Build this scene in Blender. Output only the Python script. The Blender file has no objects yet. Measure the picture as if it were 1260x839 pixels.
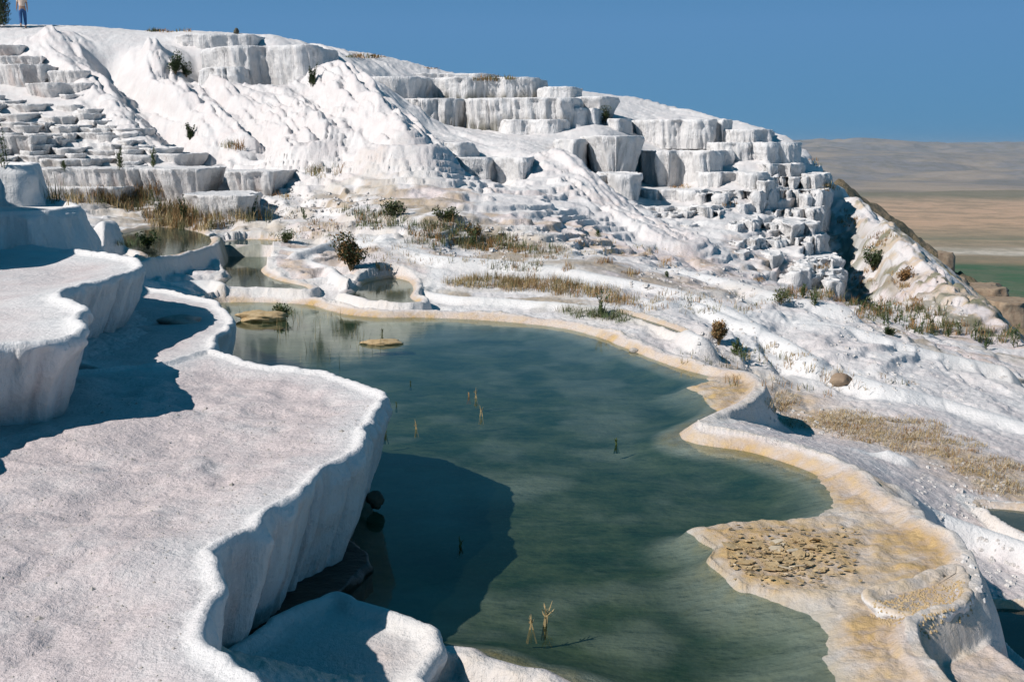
import bpy, bmesh, math, random
import numpy as np
from mathutils import Vector
from mathutils.geometry import delaunay_2d_cdt
R = math.radians
random.seed(7)
S = bpy.context.scene
COL = S.collection

# ------------------------------------------------------------------ camera
CAMZ, PITCH, FPX = 2.6, 9.79, 1400.0
cam = bpy.data.cameras.new('camera')
cam.lens = 40.0; cam.sensor_width = 36.0; cam.clip_start = 0.05; cam.clip_end = 120000
camo = bpy.data.objects.new('camera', cam); COL.objects.link(camo)
camo.location = (0, 0, CAMZ); camo.rotation_euler = (R(90 - PITCH), 0, 0)
S.camera = camo

# ------------------------------------------------------------------ light
SUN_EL, SUN_AZ_X, SUN_AZ_Y = 40.0, -0.87, -0.493
to_sun = Vector((SUN_AZ_X * math.cos(R(SUN_EL)), SUN_AZ_Y * math.cos(R(SUN_EL)), math.sin(R(SUN_EL)))).normalized()
sun = bpy.data.lights.new('sun', 'SUN'); sun.energy = 4.7; sun.angle = R(0.5); sun.color = (1.0, 0.955, 0.92)
suno = bpy.data.objects.new('sun', sun); COL.objects.link(suno)
suno.rotation_euler = to_sun.to_track_quat('Z', 'Y').to_euler(); suno.location = (-30, -10, 40)

world = bpy.data.worlds.new('World'); S.world = world; world.use_nodes = True
wt = world.node_tree; wt.nodes.clear()
sky = wt.nodes.new('ShaderNodeTexSky'); sky.sky_type = 'NISHITA'; sky.sun_disc = False
sky.sun_elevation = R(SUN_EL); sky.sun_rotation = math.atan2(to_sun.x, to_sun.y)
sky.altitude = 400; sky.air_density = 1.0; sky.dust_density = 0.3; sky.ozone_density = 3.0
mx = wt.nodes.new('ShaderNodeMix'); mx.data_type = 'RGBA'; mx.blend_type = 'MULTIPLY'; mx.inputs[0].default_value = 1.0
mx.inputs[7].default_value = (0.36, 0.68, 0.92, 1)
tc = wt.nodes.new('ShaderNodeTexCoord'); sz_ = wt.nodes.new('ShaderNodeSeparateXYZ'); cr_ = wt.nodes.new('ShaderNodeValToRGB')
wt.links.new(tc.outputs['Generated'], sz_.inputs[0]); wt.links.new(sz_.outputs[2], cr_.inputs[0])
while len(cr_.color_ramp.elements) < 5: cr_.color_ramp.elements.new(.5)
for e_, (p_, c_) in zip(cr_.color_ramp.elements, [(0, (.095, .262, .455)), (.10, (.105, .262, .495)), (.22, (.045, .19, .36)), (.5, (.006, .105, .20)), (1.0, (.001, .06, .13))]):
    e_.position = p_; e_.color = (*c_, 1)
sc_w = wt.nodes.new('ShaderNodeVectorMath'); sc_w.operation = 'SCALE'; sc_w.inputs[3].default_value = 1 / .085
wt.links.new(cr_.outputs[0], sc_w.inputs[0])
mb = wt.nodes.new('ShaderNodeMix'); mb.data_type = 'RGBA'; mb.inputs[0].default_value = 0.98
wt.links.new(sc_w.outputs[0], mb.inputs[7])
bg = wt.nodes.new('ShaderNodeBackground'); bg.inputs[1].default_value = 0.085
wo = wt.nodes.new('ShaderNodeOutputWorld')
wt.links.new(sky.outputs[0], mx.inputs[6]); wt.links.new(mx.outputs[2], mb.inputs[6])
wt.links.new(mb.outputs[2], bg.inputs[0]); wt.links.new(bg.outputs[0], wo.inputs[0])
S.view_settings.view_transform = 'Standard'; S.view_settings.look = 'None'
S.view_settings.exposure = 0.0; S.view_settings.gamma = 1.0
S.render.engine = 'CYCLES'
S.cycles.max_bounces = 8; S.cycles.diffuse_bounces = 1; S.cycles.transparent_max_bounces = 16; S.cycles.use_denoising = True
S.cycles.volume_bounces = 0

# ------------------------------------------------------------------ pixel -> place helpers
cp, sp = math.cos(R(PITCH)), math.sin(R(PITCH))
def ray(px, py):
    a = (px - 630) / FPX; b = (419.5 - py) / FPX
    return a, cp + b * sp, -sp + b * cp
def at_y(px, py, y):
    a, dy, dz = ray(px, py); t = y / dy
    return (a * t, y, CAMZ + dz * t)
def at_z(px, py, z):
    a, dy, dz = ray(px, py); t = (z - CAMZ) / dz
    return (a * t, dy * t, z)
def zpts(pts, z): return [at_z(px, py, z)[:2] for px, py in pts]

# ------------------------------------------------------------------ noise
def _h(ix, iy, seed):
    n = (ix.astype(np.int64) * 374761393 + iy.astype(np.int64) * 668265263 + seed * 1274126177) & 0xffffffff
    n = ((n ^ (n >> 13)) * 1274126177) & 0xffffffff
    n = (n ^ (n >> 16)) & 0xffffff
    return n / float(0xffffff)
def vnoise(x, y, seed=0):
    x = np.asarray(x, float); y = np.asarray(y, float)
    ix = np.floor(x); iy = np.floor(y); fx = x - ix; fy = y - iy
    fx = fx * fx * fx * (fx * (fx * 6 - 15) + 10); fy = fy * fy * fy * (fy * (fy * 6 - 15) + 10)
    a = _h(ix, iy, seed); b = _h(ix + 1, iy, seed); c = _h(ix, iy + 1, seed); d = _h(ix + 1, iy + 1, seed)
    return (a + (b - a) * fx) * (1 - fy) + (c + (d - c) * fx) * fy
def fbm(x, y, o=4, seed=0, gain=.5):
    s = 0; a = 1; t = 0
    for k in range(o):
        s = s + a * (vnoise(x * (2.03 ** k) + 17.3 * k, y * (2.03 ** k) - 9.1 * k, seed + k) * 2 - 1); t += a; a *= gain
    return s / t
def billow(x, y, o=3, seed=0):
    s = 0; a = 1; t = 0
    for k in range(o):
        s = s + a * np.abs(vnoise(x * (2.1 ** k) + 5.3 * k, y * (2.1 ** k), seed + k) * 2 - 1); t += a; a *= .5
    return s / t
def sst(a, b, x):
    t = np.clip((x - a) / (b - a), 0, 1); return t * t * (3 - 2 * t)
def smax(a, b, k):
    h = np.clip(.5 + .5 * (a - b) / k, 0, 1); return b + (a - b) * h + k * h * (1 - h)

# ------------------------------------------------------------------ objects
def mesh_obj(name, verts, faces, mat=None, parent=None, smooth=True, attrs=None):
    me = bpy.data.meshes.new(name)
    verts = np.asarray(verts, np.float32)
    if isinstance(faces, np.ndarray):
        n, k = faces.shape
        me.vertices.add(len(verts)); me.vertices.foreach_set('co', verts.ravel())
        me.loops.add(n * k); me.loops.foreach_set('vertex_index', faces.ravel().astype(np.int32))
        me.polygons.add(n); me.polygons.foreach_set('loop_start', np.arange(0, n * k, k, dtype=np.int32))
        me.polygons.foreach_set('loop_total', np.full(n, k, np.int32))
        me.update(calc_edges=True)
    else:
        me.from_pydata(verts.tolist(), [], faces); me.update()
    if smooth: me.polygons.foreach_set('use_smooth', np.ones(len(me.polygons), bool))
    if attrs:
        for an, av in attrs.items():
            a = me.attributes.new(an, 'FLOAT_COLOR', 'POINT')
            c = np.ones((len(verts), 4), np.float32); c[:, :3] = av; a.data.foreach_set('color', c.ravel())
    if mat is not None:
        for m in (mat if isinstance(mat, (list, tuple)) else [mat]): me.materials.append(m)
    o = bpy.data.objects.new(name, me); COL.objects.link(o)
    if parent is not None: o.parent = parent
    return o
def tag(o, label, cat, group=None, kind=None):
    if label: o['label'] = label
    if cat: o['category'] = cat
    if group: o['group'] = group
    if kind: o['kind'] = kind
    return o
def empty(name, loc):
    e = bpy.data.objects.new(name, None); COL.objects.link(e); e.location = loc; e.empty_display_size = .2; return e

# ------------------------------------------------------------------ materials
class NT:
    def __init__(s, name):
        s.m = bpy.data.materials.new(name); s.m.use_nodes = True; s.t = s.m.node_tree
        s.p = s.t.nodes['Principled BSDF']; s.out = s.t.nodes['Material Output']
        s.g = s.n('ShaderNodeNewGeometry')
    def n(s, ty, **kw):
        x = s.t.nodes.new(ty)
        for k, v in kw.items(): setattr(x, k, v)
        return x
    def l(s, a, b): s.t.links.new(a, b)
    def scaled(s, v):
        m = s.n('ShaderNodeVectorMath', operation='MULTIPLY'); s.l(s.g.outputs['Position'], m.inputs[0]); m.inputs[1].default_value = v
        return m.outputs[0]
    def noise(s, scale, detail=4, rough=.55, vec=None, ty=None):
        x = s.n('ShaderNodeTexNoise'); x.inputs['Scale'].default_value = scale; x.inputs['Detail'].default_value = detail
        x.inputs['Roughness'].default_value = rough
        s.l(vec if vec is not None else s.g.outputs['Position'], x.inputs['Vector']); return x.outputs['Fac']
    def ramp(s, f, stops):
        x = s.n('ShaderNodeValToRGB'); cr = x.color_ramp
        while len(cr.elements) < len(stops): cr.elements.new(.5)
        for e, (p, c) in zip(cr.elements, stops):
            e.position = p; e.color = (*c, 1) if isinstance(c, tuple) else (c, c, c, 1)
        s.l(f, x.inputs[0]); return x.outputs[0]
    def mix(s, f, a, b, mode='MIX'):
        x = s.n('ShaderNodeMix', data_type='RGBA', blend_type=mode)
        for i, v in ((0, f), (6, a), (7, b)):
            if isinstance(v, (int, float)): x.inputs[i].default_value = v
            elif isinstance(v, tuple): x.inputs[i].default_value = (*v, 1)
            else: s.l(v, x.inputs[i])
        return x.outputs[2]
    def math(s, op, a, b=0.0, clamp=False):
        x = s.n('ShaderNodeMath', operation=op, use_clamp=clamp)
        for i, v in ((0, a), (1, b)):
            if isinstance(v, (int, float)): x.inputs[i].default_value = v
            else: s.l(v, x.inputs[i])
        return x.outputs[0]
    def bump(s, h, strength, dist, prev=None):
        x = s.n('ShaderNodeBump'); x.inputs['Strength'].default_value = strength; x.inputs['Distance'].default_value = dist
        s.l(h, x.inputs['Height'])
        if prev is not None: s.l(prev, x.inputs['Normal'])
        return x.outputs[0]
    def attr(s, name):
        a = s.n('ShaderNodeAttribute'); a.attribute_name = name
        q = s.n('ShaderNodeSeparateColor'); s.l(a.outputs['Color'], q.inputs[0]); return q.outputs

def travertine(name, white=(.76, .745, .73), tan=(.56, .485, .47), fine=1.0):
    """attribute stain: r = dusty tan, g = ochre, b = dark tone: algae, soil, painted gully and undercut shade"""
    N = NT(name); st = N.attr('stain')
    big = N.noise(1.3, 5, .6); mid = N.noise(7, 6, .65); sm = N.noise(42, 4, .7)
    dirtn = N.math('MULTIPLY_ADD', big, 1.6); 
    N.t.nodes[-1].inputs[2].default_value = -.8
    f = N.math('ADD', st[0], dirtn); f = N.math('ADD', f, N.math('MULTIPLY', N.math('SUBTRACT', mid, .5), .9), True)
    f = N.math('MULTIPLY', f, N.math('MULTIPLY', st[0], 1.8, True))
    tn = N.mix(N.ramp(sm, [(.35, 0.0), (.65, 1.0)]), tan, tuple(min(1, c * 1.32) for c in tan))
    c = N.mix(f, white, tn)
    c = N.mix(N.math('MULTIPLY', N.ramp(mid, [(.3, 1.0), (.5, 0.0)]), .22), c, (.56, .53, .50))
    och = N.mix(N.ramp(mid, [(.35, 0.0), (.7, 1.0)]), (.34, .19, .06), (.62, .44, .22))
    gm = N.math('MULTIPLY', st[1], N.math('ADD', N.math('MULTIPLY', mid, 2.0), -.15), True)
    c = N.mix(gm, c, och)
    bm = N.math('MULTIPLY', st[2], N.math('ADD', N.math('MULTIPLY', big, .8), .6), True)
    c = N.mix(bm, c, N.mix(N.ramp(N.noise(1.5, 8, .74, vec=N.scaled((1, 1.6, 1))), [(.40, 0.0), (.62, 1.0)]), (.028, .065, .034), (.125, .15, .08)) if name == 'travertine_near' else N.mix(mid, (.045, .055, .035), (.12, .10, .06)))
    N.l(c, N.p.inputs['Base Color']); N.p.inputs['Roughness'].default_value = .85
    N.p.inputs['Specular IOR Level'].default_value = .25
    grit = N.noise(150, 3, .7); calm = N.math('SUBTRACT', 1.0, N.math('MULTIPLY', st[2], .85), True)
    c = N.mix(N.math('MULTIPLY', N.ramp(grit, [(.36, 1.0), (.47, 0.0)]), N.math('MULTIPLY', st[0], .3)), c, (.30, .26, .25)); N.l(c, N.p.inputs['Base Color'])
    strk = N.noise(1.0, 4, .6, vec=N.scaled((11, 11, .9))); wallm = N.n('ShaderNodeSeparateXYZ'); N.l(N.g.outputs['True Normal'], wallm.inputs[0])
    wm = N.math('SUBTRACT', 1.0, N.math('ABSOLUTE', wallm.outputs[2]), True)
    b = N.bump(N.math('MULTIPLY', mid, calm), .7, .05 * fine); b = N.bump(N.math('MULTIPLY', sm, calm), .7, .014 * fine, b); b = N.bump(N.math('MULTIPLY', grit, calm), .5, .006, b)
    b = N.bump(N.math('MULTIPLY', strk, wm), 1.0, .09 if fine > 1 else .035, b)
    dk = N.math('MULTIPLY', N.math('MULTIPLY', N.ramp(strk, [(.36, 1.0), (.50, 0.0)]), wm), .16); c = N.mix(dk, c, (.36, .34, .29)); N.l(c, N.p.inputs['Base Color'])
    v = N.n('ShaderNodeTexVoronoi'); v.inputs['Scale'].default_value = 26; N.l(N.g.outputs['Position'], v.inputs['Vector'])
    b = N.bump(v.outputs['Distance'], .22, .012 * fine, b)
    N.l(b, N.p.inputs['Normal'])
    return N.m
M_near = travertine('travertine_near', fine=.8)
M_far = travertine('travertine_far', white=(.82, .80, .785), tan=(.56, .50, .485), fine=2.2)

def simple(name, c1, c2, scale=8, rough=.8, bump=.3, bdist=.02, trans=0.0):
    N = NT(name); f = N.noise(scale, 5, .6)
    N.l(N.mix(N.ramp(f, [(.3, 0.0), (.7, 1.0)]), c1, c2), N.p.inputs['Base Color'])
    N.p.inputs['Roughness'].default_value = rough
    if bump: N.l(N.bump(f, bump, bdist), N.p.inputs['Normal'])
    return N.m
M_dry = simple('dry_straw', (.36, .20, .075), (.24, .13, .05), 3, bump=0)
M_pale = simple('pale_straw', (.50, .38, .19), (.34, .24, .11), 3, bump=0)
M_green = simple('green_leaf', (.09, .13, .035), (.05, .085, .03), 5, .6, bump=0)
M_olive = simple('olive_leaf', (.16, .15, .06), (.10, .11, .045), 5, .7, bump=0)
M_dark = simple('dark_leaf', (.035, .06, .02), (.06, .09, .03), 5, .6, bump=0)
M_stem = simple('stem', (.20, .14, .07), (.14, .11, .05), 6, bump=0)
M_rock = simple('brown_rock', (.22, .15, .10), (.38, .29, .20), 2.5, bump=.6, bdist=.1)
M_grey = simple('grey_rock', (.30, .27, .24), (.5, .46, .42), 9, bump=.6, bdist=.03)
M_ochre = simple('ochre_crust', (.36, .24, .11), (.54, .41, .24), 14, bump=.7, bdist=.02)
M_plate = simple('pale_crust', (.46, .37, .25), (.66, .57, .44), 14, bump=.4, bdist=.01)
M_bark = simple('bark', (.05, .05, .035), (.10, .09, .06), 6, bump=.8, bdist=.04)
M_skin = simple('skin', (.40, .23, .15), (.44, .26, .17), 6, .6, bump=0)
M_shirt = simple('shirt_cloth', (.74, .56, .44), (.80, .62, .50), 9, bump=.2)
M_jeans = simple('blue_denim', (.015, .07, .20), (.03, .11, .28), 18, bump=.2)
M_hair = simple('hair', (.03, .02, .012), (.05, .035, .02), 20, bump=0)
M_shoe = simple('shoe_leather', (.06, .035, .02), (.09, .055, .03), 20, bump=0)

def water_mat(name, tint=(.90, .99, .93), rough=.06, scum=(.07, .14, .095), film=.035):
    N = NT(name)
    N.t.nodes.remove(N.p)
    w = N.noise(2.2, 3, .5, vec=N.scaled((1.0, 2.6, 1.0))); w2 = N.noise(14, 3, .5, vec=N.scaled((1.0, 2.0, 1.0)))
    b = N.bump(w, .022, .03); b = N.bump(w2, .04, .004, b)
    tr = N.n('ShaderNodeBsdfTransparent'); tr.inputs[0].default_value = (*tint, 1)
    df = N.n('ShaderNodeBsdfDiffuse'); df.inputs[0].default_value = (*scum, 1)
    big = N.noise(.9, 5, .65, vec=N.scaled((1.0, 1.8, 1.0)))
    m0 = N.n('ShaderNodeMixShader'); N.l(N.math('MULTIPLY', N.ramp(big, [(.35, .6), (.7, 1.3)]), film), m0.inputs[0])
    N.l(tr.outputs[0], m0.inputs[1]); N.l(df.outputs[0], m0.inputs[2])
    gl = N.n('ShaderNodeBsdfGlossy'); gl.inputs['Roughness'].default_value = rough; gl.inputs[0].default_value = (.80, .86, .80, 1); N.l(b, gl.inputs['Normal'])
    fr = N.n('ShaderNodeFresnel'); fr.inputs[0].default_value = 1.30; N.l(b, fr.inputs['Normal'])
    m1 = N.n('ShaderNodeMixShader'); N.l(fr.outputs[0], m1.inputs[0]); N.l(m0.outputs[0], m1.inputs[1]); N.l(gl.outputs[0], m1.inputs[2])
    N.l(m1.outputs[0], N.out.inputs[0])
    return N.m
M_water = water_mat('pool_water_surface')
M_water2 = water_mat('small_pool_water_surface', tint=(.7, .78, .76), film=.3, scum=(.10, .12, .11))

# ------------------------------------------------------------------ base height: thin-plate spline through surveyed points
CY = [  # px, py, metres away
 # far left slope of small steps
 (-250,250,17),(-250,120,32),(-250,20,52),(-60,225,20),(-60,150,30),(-60,60,44),
 (0,235,20.5),(0,200,24),(0,150,30),(0,112,36),(0,60,45),(0,33,55),
 (100,240,21.5),(100,200,25.5),(100,150,31.5),(100,115,37),(110,75,45),(100,34,55),
 (200,215,26),(200,190,29),(170,160,33),(150,125,38),(150,60,48),(180,46,54),
 # flowstone fans
 (205,165,32),(235,190,30.5),(185,95,44),(235,95,45),(255,190,31),
 (215,120,41),(260,145,38),(310,170,34.5),(335,200,31),(300,110,44),(350,140,38.5),(385,180,34.5),(395,205,32),
 (250,60,54),(330,62,56),(400,75,54),(300,240,26),(350,225,28.5),
 # dome
 (400,105,44),(430,105,43),(440,130,39.5),(470,150,37),(500,180,34.5),(530,212,32),(460,200,32.5),(420,175,34.5),
 (480,110,48),(520,140,44),(555,175,40),(545,200,35),
 # plateau under central tiers
 (520,165,43),(600,162,46),(680,165,45),(740,165,44),(620,195,38),(580,230,32),(500,225,30.5),(640,235,31.5),(690,200,37),
 (450,65,68),(560,90,66),(620,100,62),(660,112,58),(720,125,55),(760,136,54),(820,145,54),(900,157,50),(950,170,47),
 # ramp
 (720,210,37.5),(740,250,33.5),(800,290,30.5),(700,260,30),(820,312,28.5),
 # right cliff foot and body
 (830,265,35),(860,225,39.5),(880,205,42),(900,300,31),(930,325,29.5),(960,330,30),(1000,340,29.5),(1010,330,31),
 (960,290,34),(950,240,38),(985,225,40),(985,300,32.5),
 # spur right
 (1005,235,41),(1025,262,40),(1030,300,37.5),(1040,340,33),(1060,365,29.5),(1045,255,41),(1080,290,36),(1110,330,32.5),(1150,365,28.5),(1185,392,26),
 (1090,350,31),(1060,320,35.5),(1130,385,27),(1230,422,24),(1290,450,22),(1450,520,19),
 # middle ground
 (360,260,25),(420,270,24.5),(480,255,27),(560,265,26.5),(640,285,25.5),(720,300,25.5),(800,320,25),
 (300,280,24.5),(250,295,24),(420,300,23.2),
]
CZ = [  # px, py, height
 (600,300,.45),(700,320,.38),(560,330,.30),(650,345,.2),(760,350,.2),(460,300,.6),(850,350,.05),(900,365,-.05),
 (500,340,.22),(420,345,.22),(380,320,.35),(340,300,.5),(230,325,.36),(170,335,.36),(250,350,.22),(200,350,.4),
 (820,385,.06),(880,415,-.05),(960,370,-.2),(1000,400,-.35),(940,430,-.35),(1060,400,-.45),(1130,420,-.8),
 (1000,450,-.5),(1100,450,-.65),(1200,460,-.95),(1280,500,-1.1),(960,520,-.55),(1050,510,-.6),(1150,530,-.7),(1260,560,-.85),
 (1130,570,-.55),(1200,600,-.62),(1270,640,-.7),(1180,660,-.6),(1250,720,-.7),(1260,800,-.65),(1200,780,-.62),(1400,700,-.8),(1400,900,-.6),(1200,880,-.5),
 (700,390,.03),(800,430,.03),(880,500,.0),(1030,560,.0),(1100,640,.0),(1100,760,0),(900,900,0),(600,900,0),(500,500,0),(600,450,0),(400,420,0),(700,600,0),(500,700,0),
 (240,400,.48),(180,380,.60),(150,430,.66),(60,470,.66),(220,430,.60),(0,560,.6),(200,600,.45),(100,800,.5),(250,500,.4),(-300,600,.7),(-300,420,1.0),
 (0,360,1.05),(80,330,.95),(130,312,.75),(0,300,1.1),(-100,330,1.15),(100,290,.85),(60,270,1.0),(0,262,1.2),
]
FDX = [-60, 20, 30, 60, 100, 150, 200, 235, 262, 290]
FDY = [60, 57, 56, 51.5, 47, 41.5, 36.5, 33, 30, 26]
def remap(px, py, d):
    w = 1 - min(1, max(0, (px - 300) / 260)); w = w * w * (3 - 2 * w)
    return d + (float(np.interp(py, FDX, FDY)) - d) * w
P3 = [at_y(px, py, remap(px, py, d)) for px, py, d in CY] + [at_z(*c) for c in CZ]
P3 += [at_y(*c) for c in [(250,109,50),(320,109,50.3),(385,108,50),(520,151,49.6),(600,151,50),(680,150,50.3),(570,121,53.6),(640,120,54),(740,206,42.2),(600,224,37.4),(830,223,43),(150,229,34.3),(310,232,34.3)]]
P3 += [at_y(*c) for c in [(-300,26,62),(-100,30,62),(0,36,62),(100,38,62),(170,46,62),(230,56,62),(330,64,62),(400,76,62)]]
P3 += [(-2.5, 1.5, .5), (2.5, 2, -.1), (6, 3, -.6), (0, 1, .3), (-8, 3, .9), (9,7,-1), (-20, 30, 5.5), (-14,16,2.2)]
P3 = np.array(P3)
def uv_of(x, y): return x / np.maximum(y, .5) * 2.2, np.log(np.maximum(y, .5))
U0, V0 = uv_of(P3[:, 0], P3[:, 1])
def phi(r2): return .5 * r2 * np.log(r2 + 1e-9)
def _solve():
    n = len(P3); K = phi((U0[:, None] - U0) ** 2 + (V0[:, None] - V0) ** 2) + np.eye(n) * .0006
    Q = np.c_[np.ones(n), U0, V0]; A = np.zeros((n + 3, n + 3)); A[:n, :n] = K; A[:n, n:] = Q; A[n:, :n] = Q.T
    return np.linalg.solve(A, np.r_[P3[:, 2], 0, 0, 0])
W = _solve()
def base_h(x, y):
    sh = x.shape; x = x.ravel(); y = y.ravel(); u, v = uv_of(x, y); out = np.empty(len(u))
    for i in range(0, len(u), 60000):
        a, b = u[i:i + 60000], v[i:i + 60000]
        out[i:i + 60000] = phi((a[:, None] - U0) ** 2 + (b[:, None] - V0) ** 2) @ W[:-3] + W[-3] + W[-2] * a + W[-1] * b
    return out.reshape(sh)

# distances to polylines / polygons
def line_dist(x, y, pts, closed=False, extra=None):
    """distance to a polyline; extra = value per vertex interpolated at the nearest point"""
    P = np.asarray(pts, float); n = len(P); segs = [(i, (i + 1) % n) for i in range(n if closed else n - 1)]
    best = np.full(x.shape, 1e18); val = np.zeros(x.shape)
    for i, j in segs:
        a, b = P[i], P[j]; d = b - a; L = (d ** 2).sum() + 1e-12
        t = np.clip(((x - a[0]) * d[0] + (y - a[1]) * d[1]) / L, 0, 1)
        q = (x - a[0] - t * d[0]) ** 2 + (y - a[1] - t * d[1]) ** 2; m = q < best
        best = np.where(m, q, best)
        if extra is not None: val = np.where(m, extra[i] + (extra[j] - extra[i]) * t, val)
    return np.sqrt(best), val
def inside(x, y, pts):
    P = np.asarray(pts, float); c = np.zeros(x.shape, bool); n = len(P)
    for i in range(n):
        x1, y1 = P[i]; x2, y2 = P[(i + 1) % n]
        if y1 == y2: continue
        c ^= ((y1 > y) != (y2 > y)) & (x < (x2 - x1) * (y - y1) / (y2 - y1) + x1)
    return c
def catmull(pts, closed=True, step=.1):
    P = np.asarray(pts, float); n = len(P); out = []
    for i in range(n if closed else n - 1):
        p = [P[(i + k) % n] if closed else P[min(max(i + k, 0), n - 1)] for k in (-1, 0, 1, 2)]
        L = np.linalg.norm(p[2] - p[1]); m = max(2, int(L / step))
        for k in range(m):
            t = k / m
            out.append(.5 * ((2 * p[1]) + (-p[0] + p[2]) * t + (2 * p[0] - 5 * p[1] + 4 * p[2] - p[3]) * t * t + (-p[0] + 3 * p[1] - 3 * p[2] + p[3]) * t ** 3))
    if not closed: out.append(P[-1])
    return np.array(out)

# ------------------------------------------------------------------ pools: outline along the crest of the rim
MAIN_px = [(262,432),(274,418),(287,398),(282,382),(262,372),(256,366),(300,363),(345,364),(390,367),(430,377),(470,381),(520,381),(600,384),(690,392),(745,404),(800,425),(850,442),(895,452),
 (926,461),(934,474),(917,492),(893,503),(858,521),(872,529),(908,534),(946,541),(990,554),(1034,569),(1063,586),(1088,606),(1122,622),(1130,640),(1165,660),(1188,690),(1190,722),(1150,745),(1113,764),(1122,795),(1160,839),(1210,890)]
MAIN = [(-2.95, 10.3), (-3.2, 12), (-3.9, 14), (-4.6, 17)] + zpts(MAIN_px[5:], .10) + [(1.2, 3.3), (.4, 4.2)] + zpts([(690,842),(640,826),(590,812),(553,800)], .08) + [(-.9, 5.0), (-1.7, 5.2), (-1.8, 8), (-2.6, 9.5)]
POOLS = [
 dict(name='main', pts=MAIN, z=0.0, rim=.10, w=.15, depth=.15, slope=.8),
 dict(name='upper', pts=zpts([(250,316),(268,304),(300,303),(330,306),(336,318),(328,328),(345,338),(384,347),(380,354),(330,352),(280,350),(262,345),(278,336),(268,326)], .24), z=.16, rim=.22, w=.13, depth=.3, slope=.5),
 dict(name='inlet', pts=zpts([(432,352),(445,342),(480,336),(508,340),(516,350),(512,360),(523,368),(490,371),(450,366),(420,358)], .2), z=.12, rim=.19, w=.12, depth=.25, slope=.5),
 dict(name='raised', pts=zpts([(128,292),(150,283),(190,276),(235,279),(262,286),(268,294),(258,302),(228,310),(185,318),(165,322),(172,310),(150,304),(128,300)], .62), z=.56, rim=.62, w=.15, depth=.12, slope=.5),
 dict(name='side', pts=zpts([(1196,620),(1215,616),(1300,628),(1300,668),(1262,658),(1230,644)], -.62), z=-.66, rim=-.6, w=.10, depth=.1, slope=.3),
 dict(name='corner', pts=zpts([(1188,765),(1205,735),(1300,745),(1330,800),(1290,822),(1240,800)], -.58), z=-.64, rim=-.58, w=.06, depth=.12, slope=.3),
 dict(name='strip', pts=zpts([(752,384),(800,398),(840,410),(846,405),(810,392),(765,380)], .1), z=.05, rim=.1, w=.08, depth=.1, slope=.3),
 dict(name='mere', pts=zpts([(255,299),(300,292),(352,294),(360,300),(300,301)], .42), z=.37, rim=.42, w=.08, depth=.1, slope=.3),
]
for p in POOLS: p['c'] = catmull(p['pts'], True, .12 if p['name'] == 'main' else .15)

# rounded ridges (px, py, z)
def rl(pts, z): return [(*at_z(px, py, z if q is None else q)[:2], z if q is None else q) for px, py, q in [(a[0], a[1], a[2] if len(a) > 2 else None) for a in pts]]
RIDGES = [  # points(x,y,z), half width, blend
 (rl([(440,326),(470,322),(500,326),(535,338),(528,350),(524,358),(560,364),(633,368),(700,373),(760,382),(817,394),(862,414)], .15), .17),
 (rl([(430,292,.62),(470,300,.58),(533,314,.50),(590,318,.46),(640,322,.42),(700,330,.36),(740,338,.32),(817,352,.2),(880,372,.05),(930,400,-.1)], .4), .42),
 (rl([(330,312),(352,309),(380,320),(405,328),(418,338),(440,346)], .34), .12),
 (rl([(360,310,.48),(395,300,.54),(425,288,.60)], .6), .14),
 (rl([(200,352),(250,352),(300,356),(360,360),(400,366),(440,376)], .20), .28),
 (rl([(185,352,.3),(215,346,.3),(262,344,.3),(275,350,.28)], .3), .12),
 (rl([(1108,606,-.08),(1140,622,-.3),(1180,640,-.42),(1230,658,-.5),(1300,682,-.55)], -.4), .16),
 (rl([(1068,560,-.42),(1090,553,-.36),(1108,560,-.4)], -.4), .16),
 (rl([(830,330,.1),(900,345,0),(960,362,-.1),(1030,375,-.25)], 0), .5),
 (rl([(128,272,1.15),(170,268,1.05),(215,274,.95),(240,284,.8)], 1), .22),
 (rl([(815,372,.12),(850,370,.1),(900,392,-.05),(960,415,-.2),(1000,440,-.3)], 0), .3),
 (rl([(985,395,-.3),(1040,400,-.35),(1090,415,-.5),(1150,432,-.7),(1230,450,-.9)], 0), .4),
 (rl([(950,440,-.38),(1000,448,-.42),(1080,470,-.5),(1160,490,-.7),(1260,520,-.85)], 0), .45),
]
# big flowstone fans: px,py,dist ; lift above spline ; half width
FANS = [
 ([(60,58,46),(105,90,41.5),(150,125,37),(195,160,33),(235,182,31)], .55, 1.3),
 ([(190,70,48),(200,100,43.5),(235,130,39),(275,160,35),(310,185,32)], .55, 1.2),
 ([(262,118,44),(300,135,39.5),(345,165,35),(385,195,32.5)], .5, 1.4),
 ([(338,122,44),(372,145,38.5),(400,185,34)], .3, 1.0),
 ([(405,112,43),(435,132,39.5),(467,160,36),(500,198,33)], .95, 1.7),
 ([(690,205,37),(730,235,34.5),(780,275,31.5),(835,305,29.5)], .35, 1.2),
 ([(1045,262,41),(1085,300,36.5),(1130,345,31.5),(1175,385,27)], .3, 1.2),
 ([(1030,275,39),(1065,325,34.5),(1100,365,30)], .25, .8),
]
GULLY = [([(130,72,46),(170,120,39.5),(215,165,34),(250,188,31)], 1.15, .85),
         ([(215,95,45),(250,125,40),(300,165,35),(330,190,32)], .6, .7),
         ([(380,130,42),(410,165,36),(440,200,33)], .5, .8),
         ([(1012,240,41),(1030,290,38),(1050,335,34),(1075,370,30)], .9, 1.1)]
MUD = zpts([(848,649),(880,643),(930,638),(990,636),(1050,630),(1110,636),(1165,665),(1190,700),(1185,725),(1130,732),(1060,735),(1004,733),(960,727),(915,718),(892,700),(876,686),(884,670)], .03)
MARGIN = zpts([(985,735),(1020,745),(1056,779),(1046,806),(1068,842),(1090,880),(1220,890),(1130,800),(1113,764),(1150,735),(1080,725)], .02)
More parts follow.
